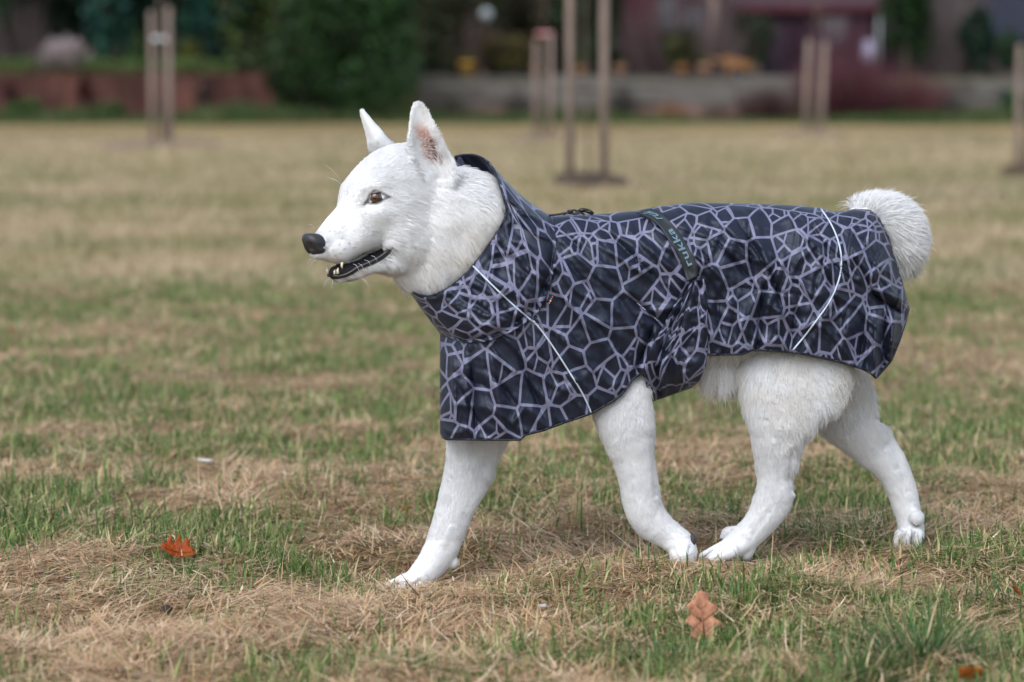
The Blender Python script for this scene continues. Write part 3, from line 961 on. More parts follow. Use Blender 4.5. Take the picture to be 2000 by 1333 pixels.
# ------------------------------------------------------------------ staked young trees on the lawn
def make_stakes():
    strap_w = mat('pale_strap', (0.62, 0.68, 0.72), .5)
    strap_p = mat('pink_strap', (0.55, 0.26, 0.27), .6)

    def stake(px, Y, h, rad, label, group, lean=0.0):
        X = WX(px, Y)
        z = 0.0
        r = empty('tree_stake', (X, Y, z), label, 'stake', group)
        tube('pole', [(X, Y, -.1), (X + lean * .5, Y, h * .5), (X + lean, Y, h - .06), (X + lean, Y, h)], [rad, rad * .98, rad * .95, rad * .8], M_STAKE, r, 14)
        return X

    def sapling(px, Y, h, label, seed, thick=.022):
        rg = random.Random(seed)
        X = WX(px, Y)
        r = empty('young_tree', (X, Y, 0), label, 'tree', 'young trees tied between stakes')
        pts = [(X + .03 * math.sin(k * .9 + seed), Y + .02 * math.cos(k * 1.3), h * k / 8) for k in range(9)]
        tube('trunk', pts, [thick * (1.15 - .09 * k) for k in range(9)], M_BARK, r, 10)
        b_ = Bag()
        for k in range(16):
            a = rg.random() * 6.283
            z0 = h * (.55 + .42 * rg.random())
            l = .35 + .5 * rg.random()
            b_.add(tube_vf([(X, Y, z0), (X + math.cos(a) * l * .5, Y + math.sin(a) * l * .5, z0 + l * .6), (X + math.cos(a) * l * .8, Y + math.sin(a) * l * .8, z0 + l * 1.3)], [.009, .006, .003], 5))
        mesh('twigs', b_.v, b_.f, M_BARK, r)
        return r

    def strap(px, py, Y, wd, m, label):
        """band round both stakes, crossed in the middle"""
        X, z = WX(px, Y), WZ(py, Y)
        n = 40
        V, Fc = [], []
        for k in range(n):
            a = 2 * math.pi * k / n
            x, y = math.sin(a) * wd * .5, math.sin(2 * a) * .055
            V += [(X + x, Y - .0 + y, z - .035), (X + x, Y + y, z + .035), (X + x * 1.04, Y + y * 1.15 - .004, z + .035), (X + x * 1.04, Y + y * 1.15 - .004, z - .035)]
        for k in range(n):
            j = (k + 1) % n
            for q in range(4):
                Fc.append((k * 4 + q, j * 4 + q, j * 4 + (q + 1) % 4, k * 4 + (q + 1) % 4))
        o = mesh('tree_tie', V, Fc, m)
        return tag(o, label, 'tree tie')

    def bed(px, Y, rx, ry, label, grassy=0):
        """ring of dug soil round a tree, slightly heaped"""
        X = WX(px, Y)
        V, Fc = [(X, Y, .05)], []
        R, N = 5, 36
        for i in range(1, R + 1):
            for k in range(N):
                a = 2 * math.pi * k / N
                q = i / R * (1 + .22 * math.sin(3 * a + px) + .14 * math.sin(5 * a + px * 2) + random.uniform(-.08, .08))
                V.append((X + math.cos(a) * rx * q, Y + math.sin(a) * ry * q, .12 * (1 - (i / R) ** 2) ** .5 + random.uniform(0, .02) if i < R else -.02))
        for k in range(N):
            Fc.append((0, 1 + k, 1 + (k + 1) % N))
        for i in range(R - 1):
            for k in range(N):
                a, b_ = 1 + i * N + k, 1 + i * N + (k + 1) % N
                Fc.append((a, a + N, b_ + N, b_))
        o = mesh('soil_bed', V, Fc, M_BED if Y > 40 else M_SOIL)
        tag(o, label, 'soil bed', 'dug soil beds under the staked trees')

    # left pair
    Y = 51.0
    g = 'wooden stakes supporting young trees'
    stake(297, Y, WZ(22, Y), .052, 'left stake of the pair in front of the red brick wall', g)
    stake(331, Y - .25, WZ(14, Y), .058, 'right stake of the pair in front of the red brick wall', g)
    sapling(316, Y, 4.3, 'thin young tree between the two stakes before the red brick wall', 1, .04)
    strap(316, 76, Y, .3, strap_w, 'pale tie between the stakes before the red brick wall')
    bed(316, Y - .6, 1.1, 3.2, 'reddish soil bed under the left pair of stakes')
    # near tall pair
    Y = 28.4
    stake(1113, Y, 3.0, .043, 'tall near stake on the left above the collar of the dog', g)
    stake(1180, Y - .3, 3.0, .043, 'tall near stake on the right above the back of the dog', g)
    sapling(1147, Y + .1, 3.9, 'thin young tree between the two tall near stakes', 2, .012)
    bed(1145, Y - .15, .38, 1.1, 'dark soil bed under the two tall near stakes')
    # farther pair behind it
    Y = 57.0
    stake(1047, Y, WZ(80, Y), .052, 'left stake of the farther pair with the pink tie', g)
    stake(1076, Y - .25, WZ(66, Y), .056, 'right stake of the farther pair with the pink tie', g)
    sapling(1061, Y, 4.0, 'thin young tree held by the pink tie', 3, .018)
    strap(1064, 67, Y, .34, strap_p, 'pink tie round the tops of the farther pair of stakes')
    bed(1058, Y - .2, .8, 2.6, 'dark soil bed under the farther pair of stakes')
    # right pair
    Y = 64.0
    stake(1573, Y, WZ(78, Y), .065, 'left stake of the pair before the purple shrub', g, lean=.07)
    stake(1603, Y - .2, WZ(84, Y), .072, 'right stake of the pair before the purple shrub', g, lean=.08)
    sapling(1590, Y, 4.2, 'thin young tree between the stakes before the purple shrub', 4, .02)
    bed(1588, Y - .2, .75, 2.2, 'grassy soil bed under the stakes before the purple shrub')
    # right edge tree
    Y = 31.5
    stake(1990, Y, WZ(88, Y), .034, 'single stake at the right edge of the picture', g)
    sapling(2012, Y, 3.8, 'thin young tree at the right edge beside the single stake', 5, .02)
    bed(1990, Y, .2, .7, 'small dark soil bed at the right edge')


make_stakes()


# ================================================================== THE DOG
DOG = empty('dog', (0.28, 5.3, 0.0), 'white long legged prick eared dog in a dark patterned raincoat walking left across the lawn', 'dog')

TH = math.radians(33)                                   # how far the head is turned towards the viewer
ST, CT = math.sin(TH), math.cos(TH)
HO = P(800, 420, 5.21)
HF = np.array([-CT, -ST, 0.0])                          # nose direction
HL = np.array([ST, -CT, 0.0])                           # towards the dog's left, the near side
CAM0 = np.array([0, 0, CAMH])


def sag(px, py, L=0.0):
    """picture point on the plane parallel to the head's midplane at lateral offset L -> local X, Z"""
    d = ray(px, py)
    t = ((HO + HL * L - CAM0) @ HL) / (d @ HL)
    p = CAM0 + d * t[..., None] - HO
    return p @ HF, p[..., 2]


def hw(X, L, Z):
    """head local -> world"""
    X, L, Z = np.broadcast_arrays(np.asarray(X, float), np.asarray(L, float), np.asarray(Z, float))
    return HO + X[..., None] * HF + L[..., None] * HL + Z[..., None] * np.array([0, 0, 1.0])


def hlocal(p):
    q = p - HO
    return q @ HF, q @ HL, q[..., 2]


BODY = Bag()


def ring_mesh(rings, bag):
    """rings (k, n, 3) -> closed lofted solid"""
    k, n, _ = rings.shape
    V = [tuple(p) for p in rings.reshape(-1, 3)]
    Fc = []
    for i in range(k - 1):
        for j in range(n):
            Fc.append((i * n + j, i * n + (j + 1) % n, (i + 1) * n + (j + 1) % n, (i + 1) * n + j))
    Fc.append(tuple(range(n - 1, -1, -1)))
    Fc.append(tuple((k - 1) * n + j for j in range(n)))
    bag.add((V, Fc))


def head_loft(cols, bag, n=36, caps=(True, True)):
    """cols: (px, top, bottom, half width, exponent) as columns of the midplane, nose to neck"""
    c = cr(cols, 5)
    X, Zt = sag(c[:, 0], c[:, 1])
    _, Zb = sag(c[:, 0], c[:, 2])
    hz, zc = (Zt - Zb) / 2, (Zt + Zb) / 2
    w, ex = c[:, 3].copy(), c[:, 4]
    # rounded ends
    def endcap(i, j):
        out = []
        for t in (0.93, 0.75, .45):
            s = math.sqrt(1 - t * t)
            out.append((X[i] + np.sign(X[i] - X[j]) * t * min(hz[i], w[i]) * .8, zc[i], hz[i] * s, w[i] * s, ex[i]))
        return out
    rows = list(zip(X, zc, hz, w, ex))
    if caps[0]:
        rows = endcap(0, 1) + rows
    if caps[1]:
        rows = rows + endcap(-1, -2)[::-1]
    an = np.linspace(0, 2 * np.pi, n, endpoint=False)
    R = []
    for (x, z, h, w_, e) in rows:
        ca, sa = np.cos(an), np.sin(an)
        L = w_ * np.sign(ca) * np.abs(ca) ** (2 / e)
        Z = z + h * np.sign(sa) * np.abs(sa) ** (2 / e)
        R.append(hw(np.full(n, x), L, Z))
    ring_mesh(np.array(R), bag)


def limb(rows, bag, n=24, sub=5):
    """rows: (px, py, radius px, depth, depth ratio) -> tapered tube with elliptic sections and rounded ends"""
    c = cr(rows, sub)
    px, py, r, Y, dr = c.T
    r = r * (1 - .07 * np.clip((py - 830) / 60, 0, 1) * np.clip((1090 - py) / 40, 0, 1))
    cen = P(px, py, Y)
    k = np.linalg.norm(cen - CAM0, axis=1) / F
    t = np.gradient(cen, axis=0)
    t[:, 1] *= .3
    t /= np.linalg.norm(t, axis=1)[:, None]
    nrm = np.stack([-t[:, 2], 0 * t[:, 0], t[:, 0]], 1)
    nrm /= np.linalg.norm(nrm, axis=1)[:, None]
    dep = np.array([0, 1.0, 0])
    an = np.linspace(0, 2 * np.pi, n, endpoint=False)
    R = []
    ra = r * k
    def add(ce, a, d):
        R.append(ce + a * np.cos(an)[:, None] * nn + d * np.sin(an)[:, None] * dep)
    nn = nrm[0]
    for q in (.93, .75, .45):
        s = math.sqrt(1 - q * q)
        add(cen[0] - t[0] * ra[0] * q, ra[0] * s, ra[0] * dr[0] * s)
    for i in range(len(cen)):
        nn = nrm[i]
        add(cen[i], ra[i], ra[i] * dr[i])
    for q in (.45, .75, .93):
        s = math.sqrt(1 - q * q)
        add(cen[-1] + t[-1] * ra[-1] * q, ra[-1] * s, ra[-1] * dr[-1] * s)
    ring_mesh(np.array(R), bag)


def ball(px, py, r, Y, bag, sx=1, sy=1, sz=1, n=14):
    c = P(px, py, Y)
    k = np.linalg.norm(c - CAM0) / F * r
    th = np.linspace(0.02, math.pi - .02, n)
    an = np.linspace(0, 2 * np.pi, 2 * n, endpoint=False)
    R = np.array([[c + k * np.array([sx * math.sin(t) * math.cos(a), sy * math.sin(t) * math.sin(a), sz * math.cos(t)]) for a in an] for t in th])
    ring_mesh(R, bag)


# ---- head
head_loft([(619, 457, 507, .019, 2.5), (630, 442, 508, .023, 2.5), (644, 424, 512, .027, 2.5), (658, 409, 514, .031, 2.5), (667, 398, 513, .034, 2.4), (674, 376, 509, .039, 2.4), (684, 351, 503, .044, 2.4),
           (700, 328, 495, .050, 2.3), (718, 310, 489, .055, 2.2), (742, 294, 486, .061, 2.2), (770, 284, 496, .066, 2.2), (805, 282, 515, .068, 2.2), (845, 296, 520, .060, 2.1)], BODY)
# lower jaw
head_loft([(650, 521, 546, .009, 2.4), (656, 519, 550, .015, 2.4), (666, 516, 551, .024, 2.3), (688, 509, 547, .030, 2.3), (708, 500, 538, .036, 2.2), (730, 488, 531, .044, 2.2), (765, 470, 532, .052, 2.2), (790, 460, 530, .05, 2.2)], BODY)


def hball(px, py, L, rx, rl, rz, n=12):
    X, Z = sag(px, py)
    th = np.linspace(0.02, math.pi - .02, n)
    an = np.linspace(0, 2 * np.pi, 2 * n, endpoint=False)
    R = np.array([[hw(X + rx * math.sin(t) * math.cos(a), L + rl * math.sin(t) * math.sin(a), Z + rz * math.cos(t)) for a in an] for t in th])
    ring_mesh(R, BODY)


for s in (1, -1):
    hball(785, 452, s * .034, .066, .042, .062)          # cheek muscle
    hball(658, 484, s * .014, .032, .020, .024)          # whisker pad
# ---- neck
limb([(800, 425, 96, 5.21, .52), (838, 442, 124, 5.215, .60), (895, 474, 134, 5.225, .72), (955, 532, 122, 5.235, .74), (1050, 610, 112, 5.257, .70)], BODY, 36)
limb([(778, 498, 30, 5.20, 1.2), (808, 526, 36, 5.205, 1.3), (850, 552, 32, 5.22, 1.3)], BODY)
# ---- trunk, inside the coat
limb([(1000, 640, 90, 5.25, .72), (1050, 615, 140, 5.257, .68), (1150, 590, 155, 5.275, .74), (1300, 575, 142, 5.30, .80), (1450, 575, 136, 5.325, .78), (1560, 570, 135, 5.34, .85), (1630, 550, 100, 5.355, .9), (1650, 540, 60, 5.36, 1.0)], BODY, 40)
limb([(1340, 690, 34, 5.31, 1.5), (1400, 705, 36, 5.315, 1.4), (1460, 710, 32, 5.32, 1.4)], BODY)
# ---- far fore leg, planted
yf = 5.262
limb([(985, 700, 92, 5.30, .6), (948, 800, 70, 5.295, .62), (927, 862, 57, 5.285, .62), (913, 925, 50, 5.275, .62), (897, 970, 43, 5.265, .66), (884, 1010, 37.5, yf, .75), (872, 1045, 36, yf, .85), (860, 1075, 34, yf, .85), (842, 1104, 30, yf, .95), (817, 1130, 25, yf - .004, 1.3), (792, 1143, 18, yf - .008, 1.7)], BODY)
for dx, dy, dd, r in ((760, 1144, -.016, 11.5), (778, 1152, -.042, 11.5), (764, 1142, .010, 11), (784, 1146, .032, 10.5)):
    limb([(dx + 30, dy - 10, r + 2, yf + dd * .8, 1), (dx + 12, dy - 3, r, yf + dd, 1), (dx - 6, dy + 2, r * .75, yf + dd, 1)], BODY, 12, 3)
ball(884, 1098, 11, yf - .0, BODY, 1, 1, 1.2)
# ---- near fore leg, lifting
yn = 5.205
limb([(1190, 680, 70, 5.25, .5), (1208, 770, 60, 5.213, .5), (1230, 862, 50, yn, .66), (1240, 902, 43.5, yn, .7), (1248, 945, 40, yn, .74), (1253, 980, 38, yn, .8), (1264, 1008, 37.5, yn, .8), (1284, 1030, 34.5, yn, .85), (1306, 1046, 30, yn, .95), (1326, 1062, 29, yn, 1.15), (1338, 1078, 25, yn - .003, 1.3), (1338, 1092, 22, yn - .005, 1.3)], BODY)
for dx, dd, r in ((1320, -.018, 12), (1336, -.030, 13), (1349, -.010, 12), (1330, .012, 12)):
    limb([(dx, 1068, r, yn + dd * .8, 1), (dx - 1, 1084, r, yn + dd, 1), (dx - 3, 1096, r * .8, yn + dd, 1)], BODY, 12, 3)
# ---- near hind leg
yh = 5.252
limb([(1580, 590, 95, 5.315, .55), (1562, 690, 108, 5.300, .48), (1540, 756, 96, 5.272, .52), (1527, 802, 74, 5.258, .56), (1519, 848, 55, yh, .62), (1516, 890, 46, yh, .68), (1515, 930, 38.5, yh, .68), (1514, 960, 39, yh, .66), (1504, 988, 38.5, yh, .68), (1483, 1022, 32, yh, .85), (1461, 1046, 29.5, yh, .95), (1436, 1066, 26, yh - .004, 1.2), (1414, 1078, 20, yh - .006, 1.5)], BODY)
for dx, dy, dd, r in ((1380, 1082, -.016, 12), (1396, 1088, -.042, 12), (1388, 1078, .010, 11), (1402, 1082, .030, 11)):
    limb([(dx + 34, dy - 12, r + 3, yh + dd * .8, 1), (dx + 14, dy - 4, r, yh + dd, 1), (dx - 6, dy + 4, r * .75, yh + dd, 1)], BODY, 12, 3)
limb([(1462, 1060, 20, yh, 1), (1456, 1082, 14, yh, 1.2)], BODY, 12, 3)
limb([(1450, 1040, 14, yh + .045, 1), (1424, 1042, 13, yh + .05, 1), (1416, 1048, 10, yh + .05, 1)], BODY, 12, 3)
# ---- far hind leg, pushing off
yg = 5.425
limb([(1590, 640, 90, 5.40, .5), (1626, 738, 66, 5.415, .58), (1652, 800, 55, yg, .64), (1680, 846, 44, yg, .7), (1711, 884, 38, yg, .7), (1738, 912, 34, yg, .72), (1757, 945, 32, yg, .75), (1767, 978, 29.5, yg, .8), (1774, 1008, 26, yg, .95), (1779, 1032, 27, yg, 1.1), (1779, 1052, 28, yg, 1.2)], BODY)
limb([(1722, 842, 15, yg, .9), (1742, 872, 13, yg, .9), (1757, 893, 13, yg, .9), (1772, 930, 11, yg, .9)], BODY, 12, 3)
ball(1790, 1012, 14, yg - .026, BODY, 1, .9, 1.15)
for dx, dd, r in ((1757, -.024, 12), (1772, -.036, 12), (1792, -.026, 12), (1770, .015, 12)):
    limb([(dx + 2, 1045, r, yg + dd, 1), (dx - 2, 1062, r * .9, yg + dd, 1)], BODY, 12, 3)
# ---- tail, curled over the rump
yt = 5.375
limb([(1655, 450, 26, 5.36, 1), (1678, 430, 28, yt, 1), (1706, 422, 29, yt, 1), (1738, 428, 32, yt, 1), (1760, 450, 32, yt, 1), (1766, 480, 27, yt, 1), (1766, 496, 16, yt, 1)], BODY)


# ---- ears: thick cupped leaves
def ear(levels, Y0, Y1, cup, flip, bag):
    """levels: (py, left px, right px) tip to base; cup: depth of the hollow at the base in metres (towards/away from the viewer)"""
    c = cr(levels, 5)
    k, n = len(c), 17
    v = np.linspace(-1, 1, n)
    front, back = [], []
    for i, (py, l, r) in enumerate(c):
        u = i / (k - 1)
        mid, hwid = (l + r) / 2, (r - l) / 2
        Y = Y1 + (Y0 - Y1) * u
        hollow = cup * min(1, u * 1.5) * (1 - ((v - .12) ** 2)).clip(0, 1)
        th = .0035 * np.sqrt((1 - v ** 2).clip(0, 1)) + .0006
        dep = Y + flip * hollow
        px = mid + hwid * v
        front.append(P(px, np.full(n, py), dep - th))
        back.append(P(px, np.full(n, py), dep + th + (.004 + .012 * u) * (1 - v ** 2)))
    front, back = np.array(front), np.array(back)
    rings = np.concatenate([front, back[:, ::-1]], 1)
    ring_mesh(rings, bag)


ear([(200, 812, 820), (207, 805, 829), (222, 801, 840), (242, 798.5, 850), (265, 795, 861), (288, 794, 873), (308, 799, 885), (328, 806, 889), (350, 815, 886), (368, 822, 880)], 5.15, 5.16, .028, 1, BODY)
ear([(214, 703, 709), (220, 702.5, 715), (234, 705, 728), (252, 710, 743), (270, 714, 758), (288, 717, 776), (306, 720, 788), (325, 730, 800)], 5.262, 5.245, .022, -1, BODY)

body = mesh('body', BODY.v, BODY.f, None, None)
rm = body.modifiers.new('union', 'REMESH')
rm.mode = 'VOXEL'
rm.voxel_size = 0.0027
rm.use_smooth_shade = True
sm = body.modifiers.new('smooth', 'SMOOTH')
sm.iterations = 5
sm.factor = 0.5
dg = bpy.context.evaluated_depsgraph_get()
me2 = bpy.data.meshes.new_from_object(body.evaluated_get(dg))
body.modifiers.clear()
old = body.data
body.data = me2
bpy.data.meshes.remove(old)
me2.name = 'body'


def get_co(me):
    a = np.empty(len(me.vertices) * 3, np.float32)
    me.vertices.foreach_get('co', a)
    return a.reshape(-1, 3).astype(float)


def get_no(me):
    a = np.empty(len(me.vertices) * 3, np.float32)
    me.vertices.foreach_get('normal', a)
    return a.reshape(-1, 3).astype(float)


co, no = get_co(me2), get_no(me2)
# blend the joins of skull, cheeks and neck (and the upper legs) without touching ears and muzzle tip
_px, _py = proj(co)
_hx, _hl, _hz = hlocal(co)
_wt = np.clip((_px - 668) / 30, 0, 1) * np.clip((1010 - _px) / 20, 0, 1) * np.clip((_py - 292) / 22, 0, 1) * np.clip((640 - _py) / 20, 0, 1)
_wt = np.where((_px > 785) & (_px < 895) & (_py < 350), 0, _wt)
_wt = np.where((_py > 470) & (_px < 775), 0, _wt)
_wt = np.maximum(_wt, .5 * np.clip((_py - 690) / 30, 0, 1) * np.clip((1000 - _py) / 60, 0, 1))
ed = np.empty(len(me2.edges) * 2, np.int32)
me2.edges.foreach_get('vertices', ed)
ed = ed.reshape(-1, 2)
_deg = np.bincount(ed.ravel(), minlength=len(co)).astype(float)[:, None]
for _k in range(70):
    acc = np.stack([np.bincount(ed[:, 0], co[ed[:, 1], q], len(co)) + np.bincount(ed[:, 1], co[ed[:, 0], q], len(co)) for q in range(3)], 1)
    co += (acc / _deg - co) * (.6 * _wt)[:, None]
me2.vertices.foreach_set('co', co.astype(np.float32).ravel())
me2.update()
no = get_no(me2)

def d_poly(px, py, pl):
    """distance to an open polyline in pixels"""
    pl = np.array(pl, float)
    best = np.full(len(px), 1e9)
    for a, b in zip(pl[:-1], pl[1:]):
        ab = b - a
        t = (((px - a[0]) * ab[0] + (py - a[1]) * ab[1]) / (ab @ ab)).clip(0, 1)
        best = np.minimum(best, np.hypot(px - a[0] - t * ab[0], py - a[1] - t * ab[1]))
    return best


# ---- sculpting dabs on the head (both sides) and the legs
hX, hLt, hZ = hlocal(co)


def dab(px, py, L, r, amt, stretch=(1, 1, 1)):
    """push the skin along its normal round a head point, mirrored"""
    global co
    X, Z = sag(px, py, L)
    d2 = ((hX - X) / stretch[0]) ** 2 + ((np.abs(hLt) - abs(L)) / stretch[1]) ** 2 + ((hZ - Z) / stretch[2]) ** 2
    co += no * (amt * np.exp(-d2 / (r * r)))[:, None]


isS = hX > -.06
EYE_PX, EYE_PY, EYE_L = 732.5, 386, .0445
dab(716, 400, .040, .013, -.006)                # inner corner
dab(733, 386, .046, .012, -.0050)                # socket
dab(735, 362, .048, .012, .0030, (1.8, 1, .6))   # brow fold
dab(745, 402, .052, .013, -.0025, (1.8, 1, .7))  # under the eye
dab(700, 410, .030, .016, -.0030)                # bridge hollow
dab(727, 367, .044, .012, .0035, (1.7, 1, .7))    # upper lid ridge
dab(690, 430, .034, .022, -.004, (1.5, 1, 1))    # under the eye, side of the muzzle
dab(700, 372, .0, .020, -.005)                   # stop furrow
dab(745, 468, .05, .014, -.0025, (1, 1, 1))       # corner of the mouth
dab(742, 418, .05, .022, .003, (1.6, 1, .7))     # cheek bone
dab(775, 372, .055, .03, -.003)                  # temple
dab(681, 372, -.030, .014, .004)                 # far brow
dab(800, 400, .07, .03, .004)


def dab2(px, py, r, amt, near=True, lo=0, hi=9):
    """same in picture space on one side"""
    global co
    qx, qy = PX, PY
    m_ = np.exp(-((qx - px) ** 2 + (qy - py) ** 2) / (r * r)) * ((no[:, 1] < .15) if near else 1)
    m_ = m_ * (co[:, 1] > lo) * (co[:, 1] < hi)
    co += no * (amt * m_)[:, None]


PX, PY = proj(co)
for (px, py, r, a) in ((955, 905, 14, -.0022), (948, 945, 10, -.002), (1545, 890, 11, -.003), (1540, 935, 9, -.003), (1730, 870, 10, -.003), (1752, 915, 8, -.002),
                      (880, 430, 20, .004), (930, 420, 26, .004), (835, 490, 30, .002), (850, 545, 20, .003)):
    dab2(px, py, r, a)



def groove(pl, rad, amt):
    global co
    q = np.exp(-(d_poly(PX, PY, pl) / rad) ** 2) * (no[:, 1] < .2)
    co += no * (amt * q)[:, None]


for pl, rad, amt in (([(1712, 812), (1738, 858), (1757, 905), (1771, 960)], 7, -.003), ([(1497, 815), (1508, 850)], 6, -.003), ([(1546, 872), (1543, 920), (1547, 955)], 5, -.0045), ([(1500, 1000), (1470, 1045)], 6, -.002),
                     ([(1270, 850), (1277, 905), (1279, 965)], 5, -.0035), ([(955, 880), (930, 950), (905, 1012)], 8, -.0014), ([(880, 1030), (868, 1060)], 7, .002),
                     ([(1404, 1064), (1388, 1078), (1374, 1093)], 2.6, -.006), ([(1424, 1068), (1408, 1080), (1400, 1094)], 2.6, -.006), ([(801, 1126), (780, 1140), (762, 1150)], 2.6, -.006), ([(820, 1134), (800, 1148), (788, 1158)], 2.6, -.006),
                     ([(1332, 1068), (1327, 1080), (1325, 1100)], 2.4, -.002), ([(1347, 1070), (1345, 1084), (1344, 1100)], 2.4, -.002), ([(1769, 1040), (1764, 1054), (1760, 1068)], 2.4, -.005), ([(1786, 1040), (1782, 1054), (1780, 1068)], 2.4, -.005)):
    groove(pl, rad, amt)

# gentle lumpiness of the coat of hair
lump = fbm(co[:, 0] * 45 + co[:, 1] * 20, co[:, 2] * 45 - co[:, 1] * 13, 3, 2) - .5
co += no * (lump * .0018 * np.where((hX > .05), .35, 1))[:, None]
me2.vertices.foreach_set('co', co.astype(np.float32).ravel())
me2.update()
no = get_no(me2)
PX, PY = proj(co)
hX, hLt, hZ = hlocal(co)


def in_poly(px, py, poly):
    poly = np.array(poly, float)
    ins = np.zeros(len(px), bool)
    j = len(poly) - 1
    for i in range(len(poly)):
        xi, yi, xj, yj = *poly[i], *poly[j]
        c = ((yi > py) != (yj > py)) & (px < (xj - xi) * (py - yi) / (yj - yi + 1e-9) + xi)
        ins ^= c
        j = i
    return ins


# near side picture coordinates for both sides of the head: mirror far-side points across the midplane
mir = hw(hX, np.abs(hLt), hZ)
QX, QY = proj(mir)
head_zone = (hX > .01) & (co[:, 2] > .46)

LIP = [(618, 514), (636, 513), (648, 515), (663, 517), (682, 515), (700, 509), (718, 498), (735, 490), (750, 483), (762, 479), (766, 486), (760, 496), (748, 506), (730, 516), (712, 523), (700, 528), (688, 536), (676, 541), (657, 545), (645, 544), (634, 543), (618, 540)]
lipm = in_poly(QX, QY, LIP) & head_zone
lipd = d_poly(QX, QY, LIP + LIP[:1])
lip = np.where(lipm, 1.0, np.exp(-(lipd / 1.8) ** 2)) * head_zone
white = np.array((0.79, 0.795, 0.805))
tint = np.tile(white, (len(co), 1))
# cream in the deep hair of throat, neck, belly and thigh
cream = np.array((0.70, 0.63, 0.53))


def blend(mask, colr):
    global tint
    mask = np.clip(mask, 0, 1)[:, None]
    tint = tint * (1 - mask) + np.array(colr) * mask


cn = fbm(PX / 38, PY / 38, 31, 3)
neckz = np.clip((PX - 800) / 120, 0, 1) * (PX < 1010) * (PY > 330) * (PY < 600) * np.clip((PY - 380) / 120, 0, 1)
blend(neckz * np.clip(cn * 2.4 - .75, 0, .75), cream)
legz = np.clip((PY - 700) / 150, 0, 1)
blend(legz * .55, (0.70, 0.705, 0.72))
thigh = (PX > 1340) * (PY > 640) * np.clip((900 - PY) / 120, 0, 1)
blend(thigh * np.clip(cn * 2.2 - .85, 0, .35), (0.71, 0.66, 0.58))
# nose surround, freckled
fr = fbm(QX / 4.5, QY / 4.5, 77, 2)
blend(head_zone * np.exp(-((QX - 632) / 17) ** 2 - ((QY - 482) / 22) ** 2) * np.clip(fr * 2.0 - .3, 0, 1) * .85, (0.20, 0.21, 0.25))
blend(head_zone * np.exp(-((QX - 622) / 18) ** 2 - ((QY - 455) / 7) ** 2) * .55, (0.25, 0.27, 0.33))
blend(head_zone * np.exp(-((QX - 660) / 40) ** 2 - ((QY - 548) / 7) ** 2) * np.clip(fr * 2.4 - .6, 0, 1) * .8, (0.12, 0.11, 0.12))
for (fx, fy) in ((644, 452), (653, 453), (668, 466), (662, 478), (672, 488), (650, 490), (664, 496), (681, 476), (690, 484), (655, 500), (745, 478)):
    blend(head_zone * np.exp(-((QX - fx) ** 2 + (QY - fy) ** 2) / 2.6), (0.12, 0.12, 0.15))
# eye surround
ALM = [(716, 395), (722, 381), (731, 373), (746, 377), (758, 384), (748, 391), (735, 397), (724, 398), (716, 395)]
blend(head_zone * np.exp(-(d_poly(QX, QY, ALM) / 2.9) ** 2) * .88, (0.03, 0.026, 0.03))
blend(head_zone * np.exp(-(d_poly(QX, QY, [(709, 401), (716, 394)]) / 2.5) ** 2) * .9, (0.05, 0.045, 0.05))
blend(head_zone * np.exp(-(d_poly(QX, QY, [(711, 399), (718, 393), (726, 388)]) / 3.2) ** 2) * .85, (0.10, 0.085, 0.09))
blend(head_zone * np.exp(-(d_poly(QX, QY, [(742, 376), (752, 383), (757, 386)]) / 2.0) ** 2) * .8, (0.13, 0.11, 0.12))
blend(head_zone * np.exp(-((QX - 712) / 10) ** 2 - ((QY - 375) / 6) ** 2) * .28, (0.3, 0.3, 0.33))
# inside of the near ear
earz = (co[:, 1] < 5.215) & (PY < 345) & (PX > 790) & (no[:, 1] < .1)
inn = np.exp(-(d_poly(PX, PY, [(821, 250), (830, 275), (838, 300)]) / 15.0) ** 4) * earz
blend(inn * np.clip(1.15 * (PY - 232) / 30, 0, 1), (0.44, 0.235, 0.185))
blend(np.exp(-(d_poly(PX, PY, [(842, 278), (844, 292), (843, 305)]) / 8) ** 2) * earz * .95, (0.15, 0.032, 0.02))
blend(np.exp(-(d_poly(PX, PY, [(858, 300), (859, 312)]) / 4) ** 2) * earz * .9, (0.28, 0.09, 0.06))
blend(np.exp(-(d_poly(PX, PY, [(806, 318), (814, 330), (822, 345)]) / 6) ** 2) * (PX > 795) * head_zone * .55, (0.28, 0.26, 0.27))  # shading along the ear's front edge, put into the hair colour
# lips
blend(lip, (0.014, 0.013, 0.016))
blend(np.exp(-((QX - 706) / 7) ** 2 - ((QY - 531) / 5) ** 2) * head_zone * .6, (0.50, 0.30, 0.29))
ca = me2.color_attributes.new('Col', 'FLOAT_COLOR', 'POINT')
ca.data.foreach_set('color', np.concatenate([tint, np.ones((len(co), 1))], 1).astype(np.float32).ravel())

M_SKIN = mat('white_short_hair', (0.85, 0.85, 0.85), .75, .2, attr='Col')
_b = M_SKIN.node_tree.nodes['Principled BSDF']
_f = noise(M_SKIN, 420, 3, pos(M_SKIN, (1, 1, .5)))
_bp = nd(M_SKIN, 'ShaderNodeBump')
_bp.inputs['Strength'].default_value = .35
_bp.inputs['Distance'].default_value = .002
lk(M_SKIN, _f, _bp.inputs['Height'])
lk(M_SKIN, _bp.outputs['Normal'], _b.inputs['Normal'])
me2.materials.append(M_SKIN)
me2.polygons.foreach_set('use_smooth', np.ones(len(me2.polygons), bool))
under(body, DOG)

